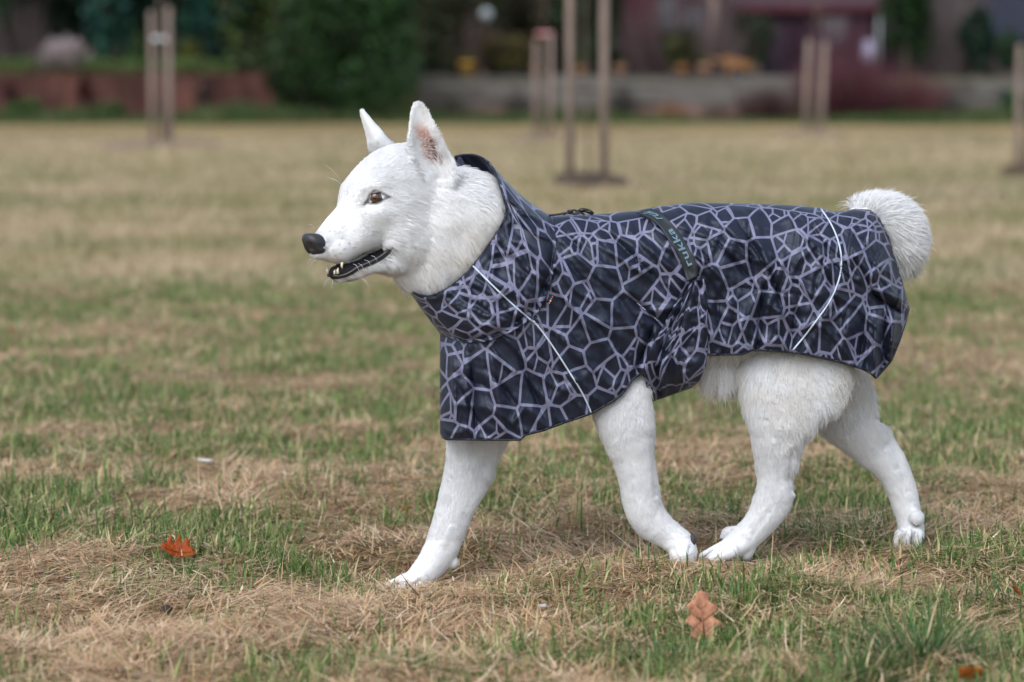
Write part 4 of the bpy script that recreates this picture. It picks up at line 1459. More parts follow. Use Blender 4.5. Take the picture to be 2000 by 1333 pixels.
# ---- face pieces
M_BLACK = mat('black_lip', (0.012, 0.011, 0.014), .28, .6)
M_NOSE = mat('black_nose', (0.016, 0.016, 0.02), .38, .6)
_b = M_NOSE.node_tree.nodes['Principled BSDF']
_v = nd(M_NOSE, 'ShaderNodeTexVoronoi')
_v.inputs['Scale'].default_value = 900
lk(M_NOSE, pos(M_NOSE), _v.inputs['Vector'])
_bp = nd(M_NOSE, 'ShaderNodeBump')
_bp.inputs['Strength'].default_value = .4
_bp.inputs['Distance'].default_value = .001
lk(M_NOSE, _v.outputs['Distance'], _bp.inputs['Height'])
lk(M_NOSE, _bp.outputs['Normal'], _b.inputs['Normal'])


def make_nose():
    n, k = 40, 26
    V = []
    X0, Z0 = sag(614, 480)
    th = np.linspace(0.001, math.pi - .001, k)
    an = np.linspace(0, 2 * np.pi, n, endpoint=False)
    A, T = np.meshgrid(an, th)
    sx = np.sin(T) * np.cos(A)
    sl = np.sin(T) * np.sin(A)
    sz = np.cos(T)
    pw = lambda v, e: np.sign(v) * np.abs(v) ** e
    X = .0205 * pw(sx, .75)
    L = .0235 * pw(sl, .75) * (1 - .30 * np.clip(-sz, 0, 1)) * (1 - .10 * np.clip(sx, 0, 1))
    Z = .0222 * pw(sz, .72)
    X = X + .004 * sz - .012 * np.clip(-sz, 0, 1)
    Z = Z + .0035 * np.clip(sx, 0, 1) * (sz > 0)
    # nostrils, philtrum
    for s in (1, -1):
        d2 = ((X - .015) / .012) ** 2 + ((L - s * .0135) / .0064) ** 2 + ((Z + .003) / .0068) ** 2
        dep = np.exp(-d2)
        X -= .0065 * dep
        L -= s * .004 * dep
        d2 = ((X + .004) / .013) ** 2 + ((L - s * .023) / .008) ** 2 + ((Z + .002) / .003) ** 2
        L -= s * .004 * np.exp(-d2)
    X -= .003 * np.exp(-(L / .002) ** 2) * (Z < .004)
    W = hw(X0 + X, L, Z0 + Z)
    bagn = Bag()
    ring_mesh(W, bagn)
    o = mesh('nose', bagn.v, bagn.f, M_NOSE, DOG)
    return o


make_nose()


def make_eye(s):
    X, Z = sag(EYE_PX, EYE_PY, EYE_L)
    R = .0138
    # the ball looks outwards and ahead
    d = np.array([.62, .78 * s, .05])
    d /= np.linalg.norm(d)
    near = (X - d[0] * R * .52, s * EYE_L - d[1] * R * .52, Z - d[2] * R * .52)
    n, k = 32, 22
    u = np.cross(d, [0, 0, 1.0]); u /= np.linalg.norm(u)
    v = np.cross(u, d)
    if v[2] < 0:
        v = -v
    ang = np.concatenate([np.linspace(0.001, .62, 11), np.linspace(.7, math.pi - .001, 11)])
    an = np.linspace(0, 2 * np.pi, n, endpoint=False)
    cols, rings = [], []
    for a in ang:
        rr = R * (1 + (.06 * max(0, 1 - (a / .62) ** 2)))
        ring = []
        for b in an:
            q = d * math.cos(a) + (u * math.cos(b) + v * math.sin(b)) * math.sin(a)
            ring.append(hw(near[0] + q[0] * rr, near[1] + q[1] * rr, near[2] + q[2] * rr))
            if a < .27:
                c = (0.006, 0.005, 0.005)
            elif a < .58:
                t = (a - .27) / .31
                c = tuple(np.array((0.135, 0.042, 0.010)) * (1 - .55 * abs(t - .45) * 2) * random.uniform(.8, 1.2))
            elif a < .72:
                c = (0.03, 0.014, 0.010)
            else:
                c = (0.15, 0.115, 0.105)
            cols.append(c)
        rings.append(ring)
    bg2 = Bag()
    ring_mesh(np.array(rings), bg2)
    e = mesh('eye', bg2.v, bg2.f, mat('amber_eye', (0.3, .1, .03), .04, .9, attr='Col'), DOG)
    a_ = e.data.color_attributes.new('Col', 'FLOAT_COLOR', 'POINT')
    for i, c in enumerate(cols):
        a_.data[i].color = (*c, 1)
    # lids: a shell over the ball with an almond opening
    def almond(b):
        cx_, sx_ = math.cos(b), math.sin(b)
        x = .0165 * cx_
        y = (.0064 if sx_ > 0 else .0078) * sx_ * (1 - .25 * abs(cx_) ** 3)
        y += -.0030 * cx_ * (1 if True else 0)
        return x, y
    fw = np.array([1.0, 0, 0]) - d * d[0]
    fw /= np.linalg.norm(fw)
    V, Fc, C = [], [], []
    NB = 56
    steps = [(.99, R * .995), (1.0, R * 1.05), (1.12, R * 1.10), (1.26, R * 1.11), (1.45, R * 1.06), (1.9, R * .92)]
    for (g, rr) in steps:
        for j in range(NB):
            b = 2 * math.pi * j / NB
            x, y = almond(b)
            q = fw * x * g * 1.0 + v * y * g
            h2 = max(1e-9, (rr * rr - (q @ q)))
            p = q + d * math.sqrt(h2) if h2 > 1e-8 else q
            V.append(hw(near[0] + p[0], near[1] + p[1], near[2] + p[2]))
            dark = g < 1.3
            C.append((0.014, 0.011, 0.012) if dark else (0.34, 0.33, 0.35) if g < 1.5 else (0.80, .80, .81))
    for i in range(len(steps) - 1):
        for j in range(NB):
            Fc.append((i * NB + j, i * NB + (j + 1) % NB, (i + 1) * NB + (j + 1) % NB, (i + 1) * NB + j))
    o = mesh('eyelid', V, Fc, mat('eyelid_skin', (.1, .1, .1), .45, .4, attr='Col'), DOG)
    a_ = o.data.color_attributes.new('Col', 'FLOAT_COLOR', 'POINT')
    for i, c in enumerate(C):
        a_.data[i].color = (*c, 1)


make_eye(1)
make_eye(-1)

# teeth and lips
M_TOOTH = mat('ivory_tooth', (0.72, 0.62, 0.46), .3, .5)


def on_side(px, py, L):
    X, Z = sag(px, py, L)
    return np.array([X, L, Z])


for s in (1, -1):
    for (px, py, L, ln, r, dirz) in (() if s < 0 else ()) + ((668, 516, .0240, .0085, .0026, -1), (660, 532, .019, .008, .0028, 1), (654, 533, .0125, .0055, .0024, 1))[0 if s > 0 else 1:]:
        q = on_side(px, py, L)
        pts = [hw(q[0], s * q[1], q[2] - dirz * .003), hw(q[0] + .0006, s * q[1], q[2] + dirz * ln * .5), hw(q[0] - .0008, s * q[1], q[2] + dirz * ln)]
        tube('tooth', pts, [r, r * .8, r * .2], M_TOOTH, DOG, 10)
    pl = [(652, 543, .0085), (660, 544, .0145), (673, 542, .0235), (686, 536, .030), (698, 528, .0335), (712, 522, .0375), (730, 514, .042), (747, 504, .046), (759, 494, .049)]
    pts = [hw(*(lambda q: (q[0], s * q[1], q[2]))(on_side(px - 1, py - 4, L))) for px, py, L in pl]
    tube('lip', cr(pts, 3), [.0032] * (3 * (len(pl) - 1) + 1), M_BLACK, DOG, 8)
# claws and pads
M_CLAW = mat('claw_horn', (0.13, 0.075, 0.055), .4, .5)
M_PAD = mat('paw_pad', (0.05, 0.047, 0.055), .7, .3)
for pts_, r in (([(754, 1141), (747, 1145), (744, 1149)], 3), ([(763, 1148), (756, 1153), (754, 1157)], 3), ([(1371, 1085), (1365, 1091), (1364, 1096)], 3), ([(1412, 1050), (1406, 1056), (1408, 1062)], 3.4),
                ([(1781, 1020), (1790, 1028), (1798, 1026)], 3.2), ([(1359, 1082), (1364, 1090), (1363, 1097)], 3)):
    Yc = 5.262 if pts_[0][0] < 800 else (5.252 if pts_[0][0] < 1390 else (5.30 if pts_[0][0] < 1500 else 5.395))
    if 1355 < pts_[0][0] < 1362:
        Yc = 5.195
    if 1370 < pts_[0][0] < 1400:
        Yc = 5.235
    if pts_[0][0] < 800:
        Yc -= .02
    tube('claw', [P(a, b, Yc) for a, b in pts_], [r / 1046, r * .75 / 1046, r * .15 / 1046], M_CLAW, DOG, 8)
for px, py, r, Yc, sz in ((1353, 1056, 9, 5.195, 1.5), (1803, 1052, 9, 5.405, 1.3)):
    bb = Bag()
    ball(px, py, r, Yc, bb, .7, 1.2, sz, 10)
    mesh('pad', bb.v, bb.f, M_PAD, DOG)

# ================================================================== RAINCOAT
MC = mat('raincoat_cloth', (0.01, 0.012, 0.02), .50, .5)


def coat_material(m, scale):
    b = m.node_tree.nodes['Principled BSDF']
    uv = nd(m, 'ShaderNodeUVMap')
    uv.uv_map = 'UVMap'
    warp = nd(m, 'ShaderNodeTexNoise')
    warp.inputs['Scale'].default_value = 5.5
    warp.inputs['Detail'].default_value = 1
    lk(m, uv.outputs[0], warp.inputs['Vector'])
    sub = nd(m, 'ShaderNodeVectorMath', operation='MULTIPLY_ADD')
    lk(m, warp.outputs['Color'], sub.inputs[0])
    sub.inputs[1].default_value = (.02, .02, 0)
    lk(m, uv.outputs[0], sub.inputs[2])
    vo = nd(m, 'ShaderNodeTexVoronoi', feature='DISTANCE_TO_EDGE', voronoi_dimensions='2D')
    vo.inputs['Scale'].default_value = scale
    vo.inputs['Randomness'].default_value = 1.0
    lk(m, sub.outputs[0], vo.inputs['Vector'])
    def edge_lines(node, lo, hi):
        q = nd(m, 'ShaderNodeMapRange')
        q.inputs['From Min'].default_value = lo
        q.inputs['From Max'].default_value = hi
        q.inputs['To Min'].default_value = 1
        q.inputs['To Max'].default_value = 0
        lk(m, node.outputs['Distance'], q.inputs['Value'])
        return q.outputs[0]

    def math2(op, a, b_):
        q = nd(m, 'ShaderNodeMath', operation=op)
        for k_, v_ in ((0, a), (1, b_)):
            if hasattr(v_, 'links'):
                lk(m, v_, q.inputs[k_])
            else:
                q.inputs[k_].default_value = v_
        return q.outputs[0]
    cell = nd(m, 'ShaderNodeTexVoronoi', feature='F1', voronoi_dimensions='2D')
    cell.inputs['Scale'].default_value = scale
    lk(m, sub.outputs[0], cell.inputs['Vector'])
    sp = nd(m, 'ShaderNodeSeparateColor')
    lk(m, cell.outputs['Color'], sp.inputs[0])
    split = math2('GREATER_THAN', sp.outputs[0], .50)
    v2 = nd(m, 'ShaderNodeTexVoronoi', feature='DISTANCE_TO_EDGE', voronoi_dimensions='2D')
    v2.inputs['Scale'].default_value = scale * 1.35
    mp2 = nd(m, 'ShaderNodeMapping')
    mp2.inputs['Rotation'].default_value = (0, 0, .6)
    mp2.inputs['Location'].default_value = (3.3, 1.7, 0)
    mp2.inputs['Scale'].default_value = (1.25, .85, 1)
    lk(m, sub.outputs[0], mp2.inputs['Vector'])
    lk(m, mp2.outputs[0], v2.inputs['Vector'])
    w0 = .0023 * scale
    l1 = edge_lines(vo, w0, w0 * 1.3)
    l2 = math2('MULTIPLY', edge_lines(v2, w0 * 1.25, w0 * 1.6), split)
    lines = math2('MAXIMUM', l1, l2)
    c = mixc(m, lines, (0.0058, 0.0080, 0.0195), (0.165, 0.166, 0.250))
    lk(m, c, b.inputs['Base Color'])
    b.inputs['Sheen Weight'].default_value = .05
    b.inputs['Sheen Roughness'].default_value = .4
    b.inputs['Sheen Tint'].default_value = (.6, .72, 1, 1)
    b.inputs['Specular IOR Level'].default_value = .5
    b.inputs['Specular Tint'].default_value = (.78, .86, 1, 1)
    # fine creases of thin nylon
    w1 = nd(m, 'ShaderNodeTexNoise')
    w1.inputs['Scale'].default_value = 26
    w1.inputs['Detail'].default_value = 5
    w1.inputs['Roughness'].default_value = .55
    mp = nd(m, 'ShaderNodeMapping')
    mp.inputs['Rotation'].default_value = (0, 0, .7)
    mp.inputs['Scale'].default_value = (1, .4, 1)
    lk(m, uv.outputs[0], mp.inputs['Vector'])
    lk(m, mp.outputs[0], w1.inputs['Vector'])
    ab = nd(m, 'ShaderNodeMath', operation='SUBTRACT')
    lk(m, w1.outputs['Fac'], ab.inputs[0])
    ab.inputs[1].default_value = .5
    ab2 = nd(m, 'ShaderNodeMath', operation='ABSOLUTE')
    lk(m, ab.outputs[0], ab2.inputs[0])
    pw_ = nd(m, 'ShaderNodeMath', operation='POWER')
    lk(m, ab2.outputs[0], pw_.inputs[0])
    pw_.inputs[1].default_value = .6
    bp = nd(m, 'ShaderNodeBump')
    bp.inputs['Strength'].default_value = .035
    bp.inputs['Distance'].default_value = .006
    lk(m, pw_.outputs[0], bp.inputs['Height'])
    lk(m, bp.outputs['Normal'], b.inputs['Normal'])


coat_material(MC, 20)

TOP = np.array([(860, 652), (866, 640), (880, 622), (910, 585), (950, 535), (1000, 480), (1040, 445), (1075, 424), (1110, 420), (1180, 419), (1240, 413), (1290, 404), (1350, 397.5), (1450, 398.5), (1540, 402), (1600, 407), (1625, 414), (1645, 414), (1670, 409), (1700, 410), (1718, 424), (1735, 458), (1748, 500), (1762, 550), (1772, 590), (1776, 604)], float)
HEM = np.array([(860, 846), (864, 853), (872, 858), (940, 859), (1018, 859), (1023, 850), (1060, 841), (1095, 828), (1154, 808), (1195, 785), (1215, 770), (1236, 740), (1262, 722), (1300, 706), (1345, 694), (1380, 693), (1450, 692), (1468, 684), (1500, 684), (1560, 690), (1600, 698), (1640, 707), (1680, 719), (1700, 728), (1711, 739), (1722, 726), (1740, 705), (1755, 670), (1768, 630), (1776, 606)], float)
WID = np.array([(860, 0), (863, .028), (870, .050), (885, .078), (910, .105), (960, .130), (1040, .142), (1150, .142), (1260, .134), (1350, .134), (1450, .140), (1560, .150), (1640, .146), (1700, .128), (1740, .098), (1760, .066), (1771, .035), (1776, 0.0)], float)


def ftop(x):
    return np.interp(x, TOP[:, 0], TOP[:, 1])


def fhem(x):
    return np.interp(x, HEM[:, 0], HEM[:, 1])


def fwid(x):
    return np.interp(x, WID[:, 0], WID[:, 1])


def coat_w(x, y):
    """half thickness of the coat at a picture point"""
    t, h = ftop(x), fhem(x)
    H = np.minimum(np.where(x < 1080, 150, 125), .62 * (h - t)) + 1e-6
    s = ((t + H - y) / H).clip(0, 1)
    top = np.sqrt((1 - s ** 2.1).clip(0, 1))
    low = ((y - t - H) / np.maximum(h - t - H, 1)).clip(0, 1)
    return fwid(x) * top * (1 - .10 * low ** 1.5 * (x > 1250) - .16 * low ** 1.4 * (x <= 1250))


# folds: x0, y0, x1, y1, half width px, height m (negative = valley)
FOLDS = [
    (1095, 470, 1190, 560, 7, .0045), (1100, 500, 1210, 640, 8, -.004), (1120, 450, 1300, 560, 7, .004), (1180, 450, 1330, 590, 7, -.005), (1215, 440, 1335, 545, 6, .004),
    (1090, 560, 1190, 700, 9, .004), (1060, 640, 1150, 780, 10, .004), (1010, 690, 1060, 810, 10, -.005), (960, 700, 985, 840, 12, .006), (920, 690, 930, 850, 12, -.006), (885, 680, 892, 850, 9, .006),
    (1230, 580, 1300, 640, 9, -.009), (1250, 610, 1330, 600, 8, .006), (1275, 640, 1240, 730, 8, -.010), (1200, 600, 1290, 700, 9, .005), (1170, 640, 1250, 730, 8, -.004),
    (1340, 480, 1430, 560, 7, .005), (1370, 440, 1480, 560, 7, -.005), (1400, 430, 1500, 520, 8, .005), (1460, 440, 1470, 560, 7, -.006), (1480, 470, 1520, 560, 9, .007),
    (1505, 520, 1525, 600, 9, -.010), (1530, 500, 1500, 610, 10, .008), (1490, 560, 1480, 690, 11, -.009), (1455, 600, 1440, 690, 9, .006), (1525, 590, 1510, 690, 9, .006), (1560, 580, 1540, 690, 9, -.004),
    (1560, 440, 1640, 560, 9, .005), (1580, 430, 1630, 520, 7, -.004), (1640, 560, 1580, 680, 10, .006), (1660, 470, 1700, 560, 9, .005), (1680, 520, 1720, 600, 9, -.006), (1700, 560, 1770, 590, 8, .008),
    (1705, 575, 1760, 612, 9, -.016), (1712, 610, 1706, 735, 9, .012), (1728, 620, 1722, 720, 9, -.015), (1690, 620, 1680, 710, 9, -.005), (1660, 600, 1650, 700, 9, .005), (1750, 620, 1735, 700, 8, .008),
    (1300, 430, 1400, 470, 6, .003), (1420, 560, 1560, 575, 5, -.003), (1350, 560, 1400, 690, 7, .004), (1400, 590, 1410, 690, 8, -.004),
    (1095, 440, 1170, 540, 5, -.004), (1110, 430, 1150, 480, 4, -.003), (1160, 540, 1215, 590, 4, -.003), (1345, 470, 1435, 562, 5, -.004), (1440, 430, 1520, 560, 6, -.005), (1010, 470, 1060, 560, 6, -.004), (900, 760, 950, 850, 6, -.004), (950, 720, 1010, 790, 6, -.004), (1590, 470, 1650, 640, 5, -.003),
    (1000, 830, 1022, 800, 5, .006), (880, 790, 990, 800, 8, .003), (870, 720, 960, 760, 9, -.003), (1080, 780, 1160, 720, 8, .003), (1130, 620, 1240, 640, 7, .003),
]


def fold_disp(x, y):
    d = np.zeros(x.shape)
    for (x0, y0, x1, y1, w_, a) in FOLDS:
        ax, ay = x1 - x0, y1 - y0
        ll = ax * ax + ay * ay
        t = ((x - x0) * ax + (y - y0) * ay) / ll
        tc = t.clip(0, 1)
        dd = np.hypot(x - x0 - tc * ax, y - y0 - tc * ay)
        prof = (2.6 if a > 0 else 3.2) * np.exp(-np.abs(dd / (w_ * (.75 if a > 0 else .5))) ** 1.2) * (.35 + .65 * np.sin(np.pi * tc.clip(.02, .98)))
        d += a * prof
    def crease(xx, yy, ang, sx, sy, s, p=3):
        u = xx * math.cos(ang) + yy * math.sin(ang)
        v = -xx * math.sin(ang) + yy * math.cos(ang)
        return (1 - np.abs(fbm(u / sx, v / sy, s, 2) - .5) * 2) ** (p * 2)
    wob = (fbm(x / 60, y / 60, 90, 2) - .5) * 30
    d += .0095 * (crease(x, y + wob, .75, 150, 34, 5) - .4)
    d += .0090 * (crease(x, y + wob, 1.9, 120, 34, 6) - .4) * np.clip((x - 1250) / 200, 0, 1)
    d += .0032 * (crease(x + wob, y, 1.35, 95, 20, 8) - .4)
    d += .0022 * (crease(x, y - wob, .35, 90, 17, 15) - .4)
    d += .0030 * (fbm(x / 70, y / 75, 12, 2) - .5)
    return d


def arc_grid(V):
    """uv in metres by running length along rows and columns"""
    du = np.zeros(V.shape[:2])
    mid = V.shape[1] // 4
    du[1:] = np.cumsum(np.linalg.norm(np.diff(V[:, mid], axis=0), axis=1))[:, None]
    # shear-free: lengths along each column, smoothed across columns
    hx_ = np.concatenate([[0], np.cumsum(np.abs(np.diff(V[:, mid, 0])))])[:, None]
    du = .12 * du + 1.05 * hx_
    dv = np.zeros(V.shape[:2])
    dv[:, 1:] = np.cumsum(np.linalg.norm(np.diff(V, axis=1), axis=2), axis=1)
    dv -= dv[:, V.shape[1] // 2][:, None]
    return np.stack([du, dv], -1)


def grid_mesh(name, V, m, parent, uvs, thick=.0022):
    a, b, _ = V.shape
    i = (np.arange(a - 1)[:, None] * b + np.arange(b - 1)[None]).ravel()
    q = np.stack([i, i + 1, i + b + 1, i + b], -1)
    o = fast_mesh(name, V.reshape(-1, 3), q, m, parent, smooth=True)
    l = o.data.uv_layers.new(name='UVMap')
    li = np.empty(len(o.data.loops), np.int32)
    o.data.loops.foreach_get('vertex_index', li)
    l.data.foreach_set('uv', uvs.reshape(-1, 2)[li].astype(np.float32).ravel())
    if thick:
        s = o.modifiers.new('thickness', 'SOLIDIFY')
        s.thickness = thick
        s.offset = 0
    return o


def make_torso_panel():
    nx, nr = 330, 96
    u = np.linspace(0, 1, nx)
    x = 860.2 + (1775.6 - 860.2) * (u + .35 * (np.sin(2 * np.pi * (u - .0)) * -.159))   # denser at both ends
    v = np.linspace(0, 1, nr)
    t, h = ftop(x)[:, None], fhem(x)[:, None]
    vv = v[None] ** 1.35
    y = t + (h - t) * vv
    xx = np.broadcast_to(x[:, None], y.shape)
    w_ = coat_w(xx, y)
    edge = np.clip(fwid(xx) / .05, 0, 1) * np.clip(vv / .05, 0, 1)
    d = fold_disp(xx, y) * edge
    yb = Yb(xx)
    near = P(xx, y, yb - w_ - d)
    # far side: same cut, its own creases
    d2 = fold_disp(xx + 37, y * .97 + 11) * edge * .7
    far = P(xx, y, yb + w_ + d2)
    # keep the far side's height true to the near side
    V = np.concatenate([near[:, ::-1], far[:, 1:]], 1)
    S = np.concatenate([P(xx, y, yb - w_)[:, ::-1], P(xx, y, yb + w_)[:, 1:]], 1)
    uv = arc_grid(S)
    for i in range(nx):                                   # lay the print straight: anchor it at one level instead of along the sloping back
        uv[i, :, 1] += np.interp(660, y[i], -uv[i, nr - 1::-1, 1])
    return V, xx, y, yb - w_ - d, uv


cV, cx_, cy_, cY_, cUV = make_torso_panel()
coat = grid_mesh('raincoat', cV, MC, DOG, cUV)

KD_pts = [(cx_.ravel(), cy_.ravel(), cY_.ravel())]


# ---- collar: a wide gathered tube from the chest seam to the rim behind the ears
RIMF = np.array([(957, 320), (943, 309), (926, 303), (905, 303), (886, 307), (868, 330), (855, 380), (845, 450), (830, 520), (815, 555), (801, 570)], float)
RIM = np.array([(957, 320), (966, 335), (974, 354), (984, 385), (990, 410), (986, 428), (978, 444), (964, 466), (948, 489), (932, 510), (915, 531), (893, 551), (870, 567), (852, 576), (837, 580), (818, 577), (801, 570)], float)
SEAM = np.array([(1078, 424), (1082, 440), (1086, 470), (1086, 505), (1078, 545), (1066, 580), (1050, 612), (1020, 636), (985, 656), (950, 668), (915, 670), (888, 664), (862, 654)], float)


def respace(p, n):
    d = np.concatenate([[0], np.cumsum(np.hypot(*np.diff(p, axis=0).T))])
    s = np.linspace(0, d[-1], n)
    return np.stack([np.interp(s, d, p[:, 0]), np.interp(s, d, p[:, 1])], 1)


def make_collar():
    N, K = 90, 46
    a, b = respace(RIM, N), respace(SEAM, N)
    ph = np.linspace(0, 1, N)
    bulge = np.sin(np.pi * ph)
    wr = .118 * np.sqrt((1 - np.abs(2 * ph - 1) ** 2.2).clip(0, 1))
    ws = coat_w(b[:, 0], b[:, 1]) + .006 * np.clip(bulge * 3, 0, 1)
    ws[0] = ws[-1] = 0
    t = np.linspace(0, 1, K)
    px = a[None, :, 0] * (1 - t[:, None]) + b[None, :, 0] * t[:, None]
    py = a[None, :, 1] * (1 - t[:, None]) + b[None, :, 1] * t[:, None]
    # outline control: back of the neck sweeps out, front of the throat hangs
    swell = np.sin(np.pi * t)[:, None]
    px = px + swell * (-2 * np.exp(-((ph - .0) / .12) ** 2) - 0 * np.exp(-((ph - 1) / .10) ** 2))[None]
    py = py + swell * (9 * np.exp(-((ph - .0) / .15) ** 2) + 2 * np.exp(-((ph - 1) / .14) ** 2))[None]
    w_ = wr[None] * (1 - t[:, None]) + ws[None] * t[:, None] + .018 * swell * np.clip(bulge * 2, 0, 1)[None]
    # gathers: long folds along the tube, tight at the seam and the drawstring rim
    g = np.sin(ph * 62 + 2.5 * np.sin(ph * 9))[None] * (.0035 * np.exp(-((1 - t[:, None]) / .18) ** 2) + .002 * np.exp(-(t[:, None] / .10) ** 2))
    lg = (1 - np.abs(fbm(px / 75 + py / 110, py / 26 - px / 36, 44, 2) - .5) * 2) ** 5
    g = g + .015 * (lg - .4) + .005 * (fbm(px / 45, py / 40, 13, 2) - .5)
    # turned lip at the rim and a tuck just above the seam
    g = g + .006 * np.exp(-((t[:, None] - .06) / .05) ** 2) - .010 * np.exp(-((t[:, None] - .93) / .05) ** 2) + .004 * np.exp(-((t[:, None] - .80) / .10) ** 2)
    e = np.clip(bulge * 4, 0, 1)[None]
    yb = Yb(px) - .006
    near = P(px, py, yb - (w_ + g * e))
    f_ = respace(RIMF, N)
    pxf = px + ((f_ - a)[None, :, 0]) * (1 - t[:, None]) ** 1.5
    pyf = py + ((f_ - a)[None, :, 1]) * (1 - t[:, None]) ** 1.5
    far = P(pxf, pyf, yb + (w_ + g[:, ::-1] * e))
    V = np.concatenate([near, far[:, -2:0:-1]], 1)
    V = np.concatenate([V, V[:, :1]], 1)
    S = np.concatenate([P(px, py, yb - w_), P(pxf, pyf, yb + w_)[:, -2:0:-1]], 1)
    uv = arc_grid(np.concatenate([S, S[:, :1]], 1))
    uv[..., 0] += 1.7
    return V, uv, px, py, yb - (w_ + g * e)


kV, kuv, kx, ky, kY = make_collar()
grid_mesh('collar', kV, MC, coat, kuv)
KD_pts.append((kx.ravel(), ky.ravel(), kY.ravel()))


# ---- girth panel under the belly
def make_girth():
    LC = cr([(1340, 553), (1318, 595), (1298, 632), (1272, 680), (1258, 715), (1262, 750), (1267, 786)], 8)
    RC = cr([(1376, 545), (1381, 590), (1382, 640), (1381, 690), (1376, 718), (1366, 742), (1352, 756)], 8)
    na, nb = 50, len(LC)
    s = np.linspace(0, 1, na)[:, None]
    x = LC[None, :, 0] * (1 - s) + RC[None, :, 0] * s
    y = LC[None, :, 1] * (1 - s) + RC[None, :, 1] * s
    t = np.linspace(0, 1, nb)[None]
    ww = np.maximum(coat_w(x, np.minimum(y, fhem(x) - 2)) + fold_disp(x, np.minimum(y, fhem(x) - 2)) + .007, 0)
    fall = np.clip((t - .58) / .42, 0, 1)
    ww = ww * (1 - .55 * fall ** 2)
    ang = math.atan2(690 - 555, 1300 - 1345)
    d = .005 * np.sin(s * 15 + t * 2.2) * (1 - .5 * t) + .010 * np.exp(-((s - .30 - .05 * t) / .05) ** 2) - .012 * np.exp(-((s - .20 - .06 * t) / .05) ** 2) + .006 * (fbm(x / 25, y / 60, 71, 2) - .5) \
        + .003 * np.sin(y / 3.2) * np.exp(-((s - .68) / .10) ** 2)
    yb = Yb(x)
    Yn = yb - ww - d
    near = P(x, y, Yn)
    k = 14
    # across the belly
    bw = ww[:, -1:]
    tt = np.linspace(0, 1, k + 2)[1:-1][None]
    bel = P(np.repeat(x[:, -1:], k, 1), y[:, -1:] + 1 * np.sin(np.pi * tt), yb[:, -1:] - bw * (1 - 2 * tt) - d[:, -1:] * (1 - tt))
    far = P(x, y, yb + ww)[:, ::-1]
    V = np.concatenate([near, bel, far], 1)
    fl = np.concatenate([P(x, y, yb - ww), bel, far], 1)
    uv = arc_grid(fl)
    uv = np.stack([uv[..., 0] + 3.1, uv[..., 1]], -1)
    return V, uv, x, y, Yn


gV, guv, gx, gy, gY = make_girth()
grid_mesh('girth_panel', gV, MC, coat, guv)
KD_pts.append((gx.ravel(), gy.ravel(), gY.ravel()))

# nearest coat point for things sewn onto it
kx_ = np.concatenate([k[0] for k in KD_pts])
ky_ = np.concatenate([k[1] for k in KD_pts])
kY_ = np.concatenate([k[2] for k in KD_pts])


def coat_depth(px, py, r=5.0):
    """front-most coat depth round a picture point"""
    out = []
    for a, b in zip(np.atleast_1d(px), np.atleast_1d(py)):
        d = np.hypot(kx_ - a, ky_ - b)
        m_ = d < r
        out.append(kY_[m_].min() if m_.any() else kY_[d.argmin()])
    return np.array(out)


def smooth1(a, n=2):
    a = a.copy()
    for _ in range(n):
        a[1:-1] = .25 * a[:-2] + .5 * a[1:-1] + .25 * a[2:]
    return a


M_CORD = mat('reflective_cord', (0.50, 0.57, 0.66), .35, .6)
for pl in ([(924, 520), (950, 546), (985, 580), (1015, 607), (1040, 628), (1052, 638)], [(1042, 627), (1062, 652), (1085, 685), (1110, 724), (1136, 766), (1150, 795), (1154, 806)], [(1604, 409), (1622, 436), (1636, 468), (1643, 500), (1642, 530), (1634, 560), (1620, 590), (1598, 622), (1572, 656), (1549, 684)]):
    p = cr(pl, 8)
    p[:, :2] = np.stack([p[:, 0], p[:, 1]], 1)
    Y = smooth1(coat_depth(p[:, 0], p[:, 1], 4.5), 2) - .0012
    tube('piping', P(p[:, 0], p[:, 1], Y), .0016, M_CORD, coat, 8)

# bound edge along the hem
M_BIND = mat('hem_binding', (0.008, 0.010, 0.020), .4, .4)
for rng in ((0, 1),):
    idx = np.arange(2, cV.shape[0] - 2, 2)
    for side in (0, -1):
        tube('hem_binding', cV[idx, side], .0026, M_BIND, coat, 6)
tube('hem_binding', [kV[0, j] for j in range(0, kV.shape[1], 2)], .0024, M_BIND, coat, 6)

# ---- belt with lettering
M_BELT = speckled('dark_webbing', (0.012, 0.016, 0.020), (0.020, 0.026, 0.031), 300, .6, .4)
M_LET = mat('reflective_print', (0.12, 0.20, 0.25), .45, .5)
BEL = cr([(1243, 415.5), (1250, 419), (1270, 428), (1289, 444), (1306, 470), (1321, 492), (1334, 524), (1342, 550)], 10)
BER = cr([(1272, 409), (1289, 414), (1302, 426), (1316, 442), (1330, 460), (1345, 484), (1358, 513), (1366, 538)], 10)
BELT = (BEL + BER) / 2
bl = np.concatenate([[0], np.cumsum(np.hypot(*np.diff(BELT, axis=0).T))])


def belt_pt(s, c):
    """s px along from the top, c px across (positive towards the tail)"""
    f = (np.asarray(c) + 14) / 28
    return [np.interp(s, bl, BEL[:, k]) * (1 - f) + np.interp(s, bl, BER[:, k]) * f for k in (0, 1)]


_ss = np.linspace(0, bl[-1], 40)
_bd = []
for c in np.linspace(-14, 14, 9):
    x, y = belt_pt(_ss, c)
    _bd.append(smooth1(coat_depth(x, y, 8), 8))
_bd = np.array(_bd)


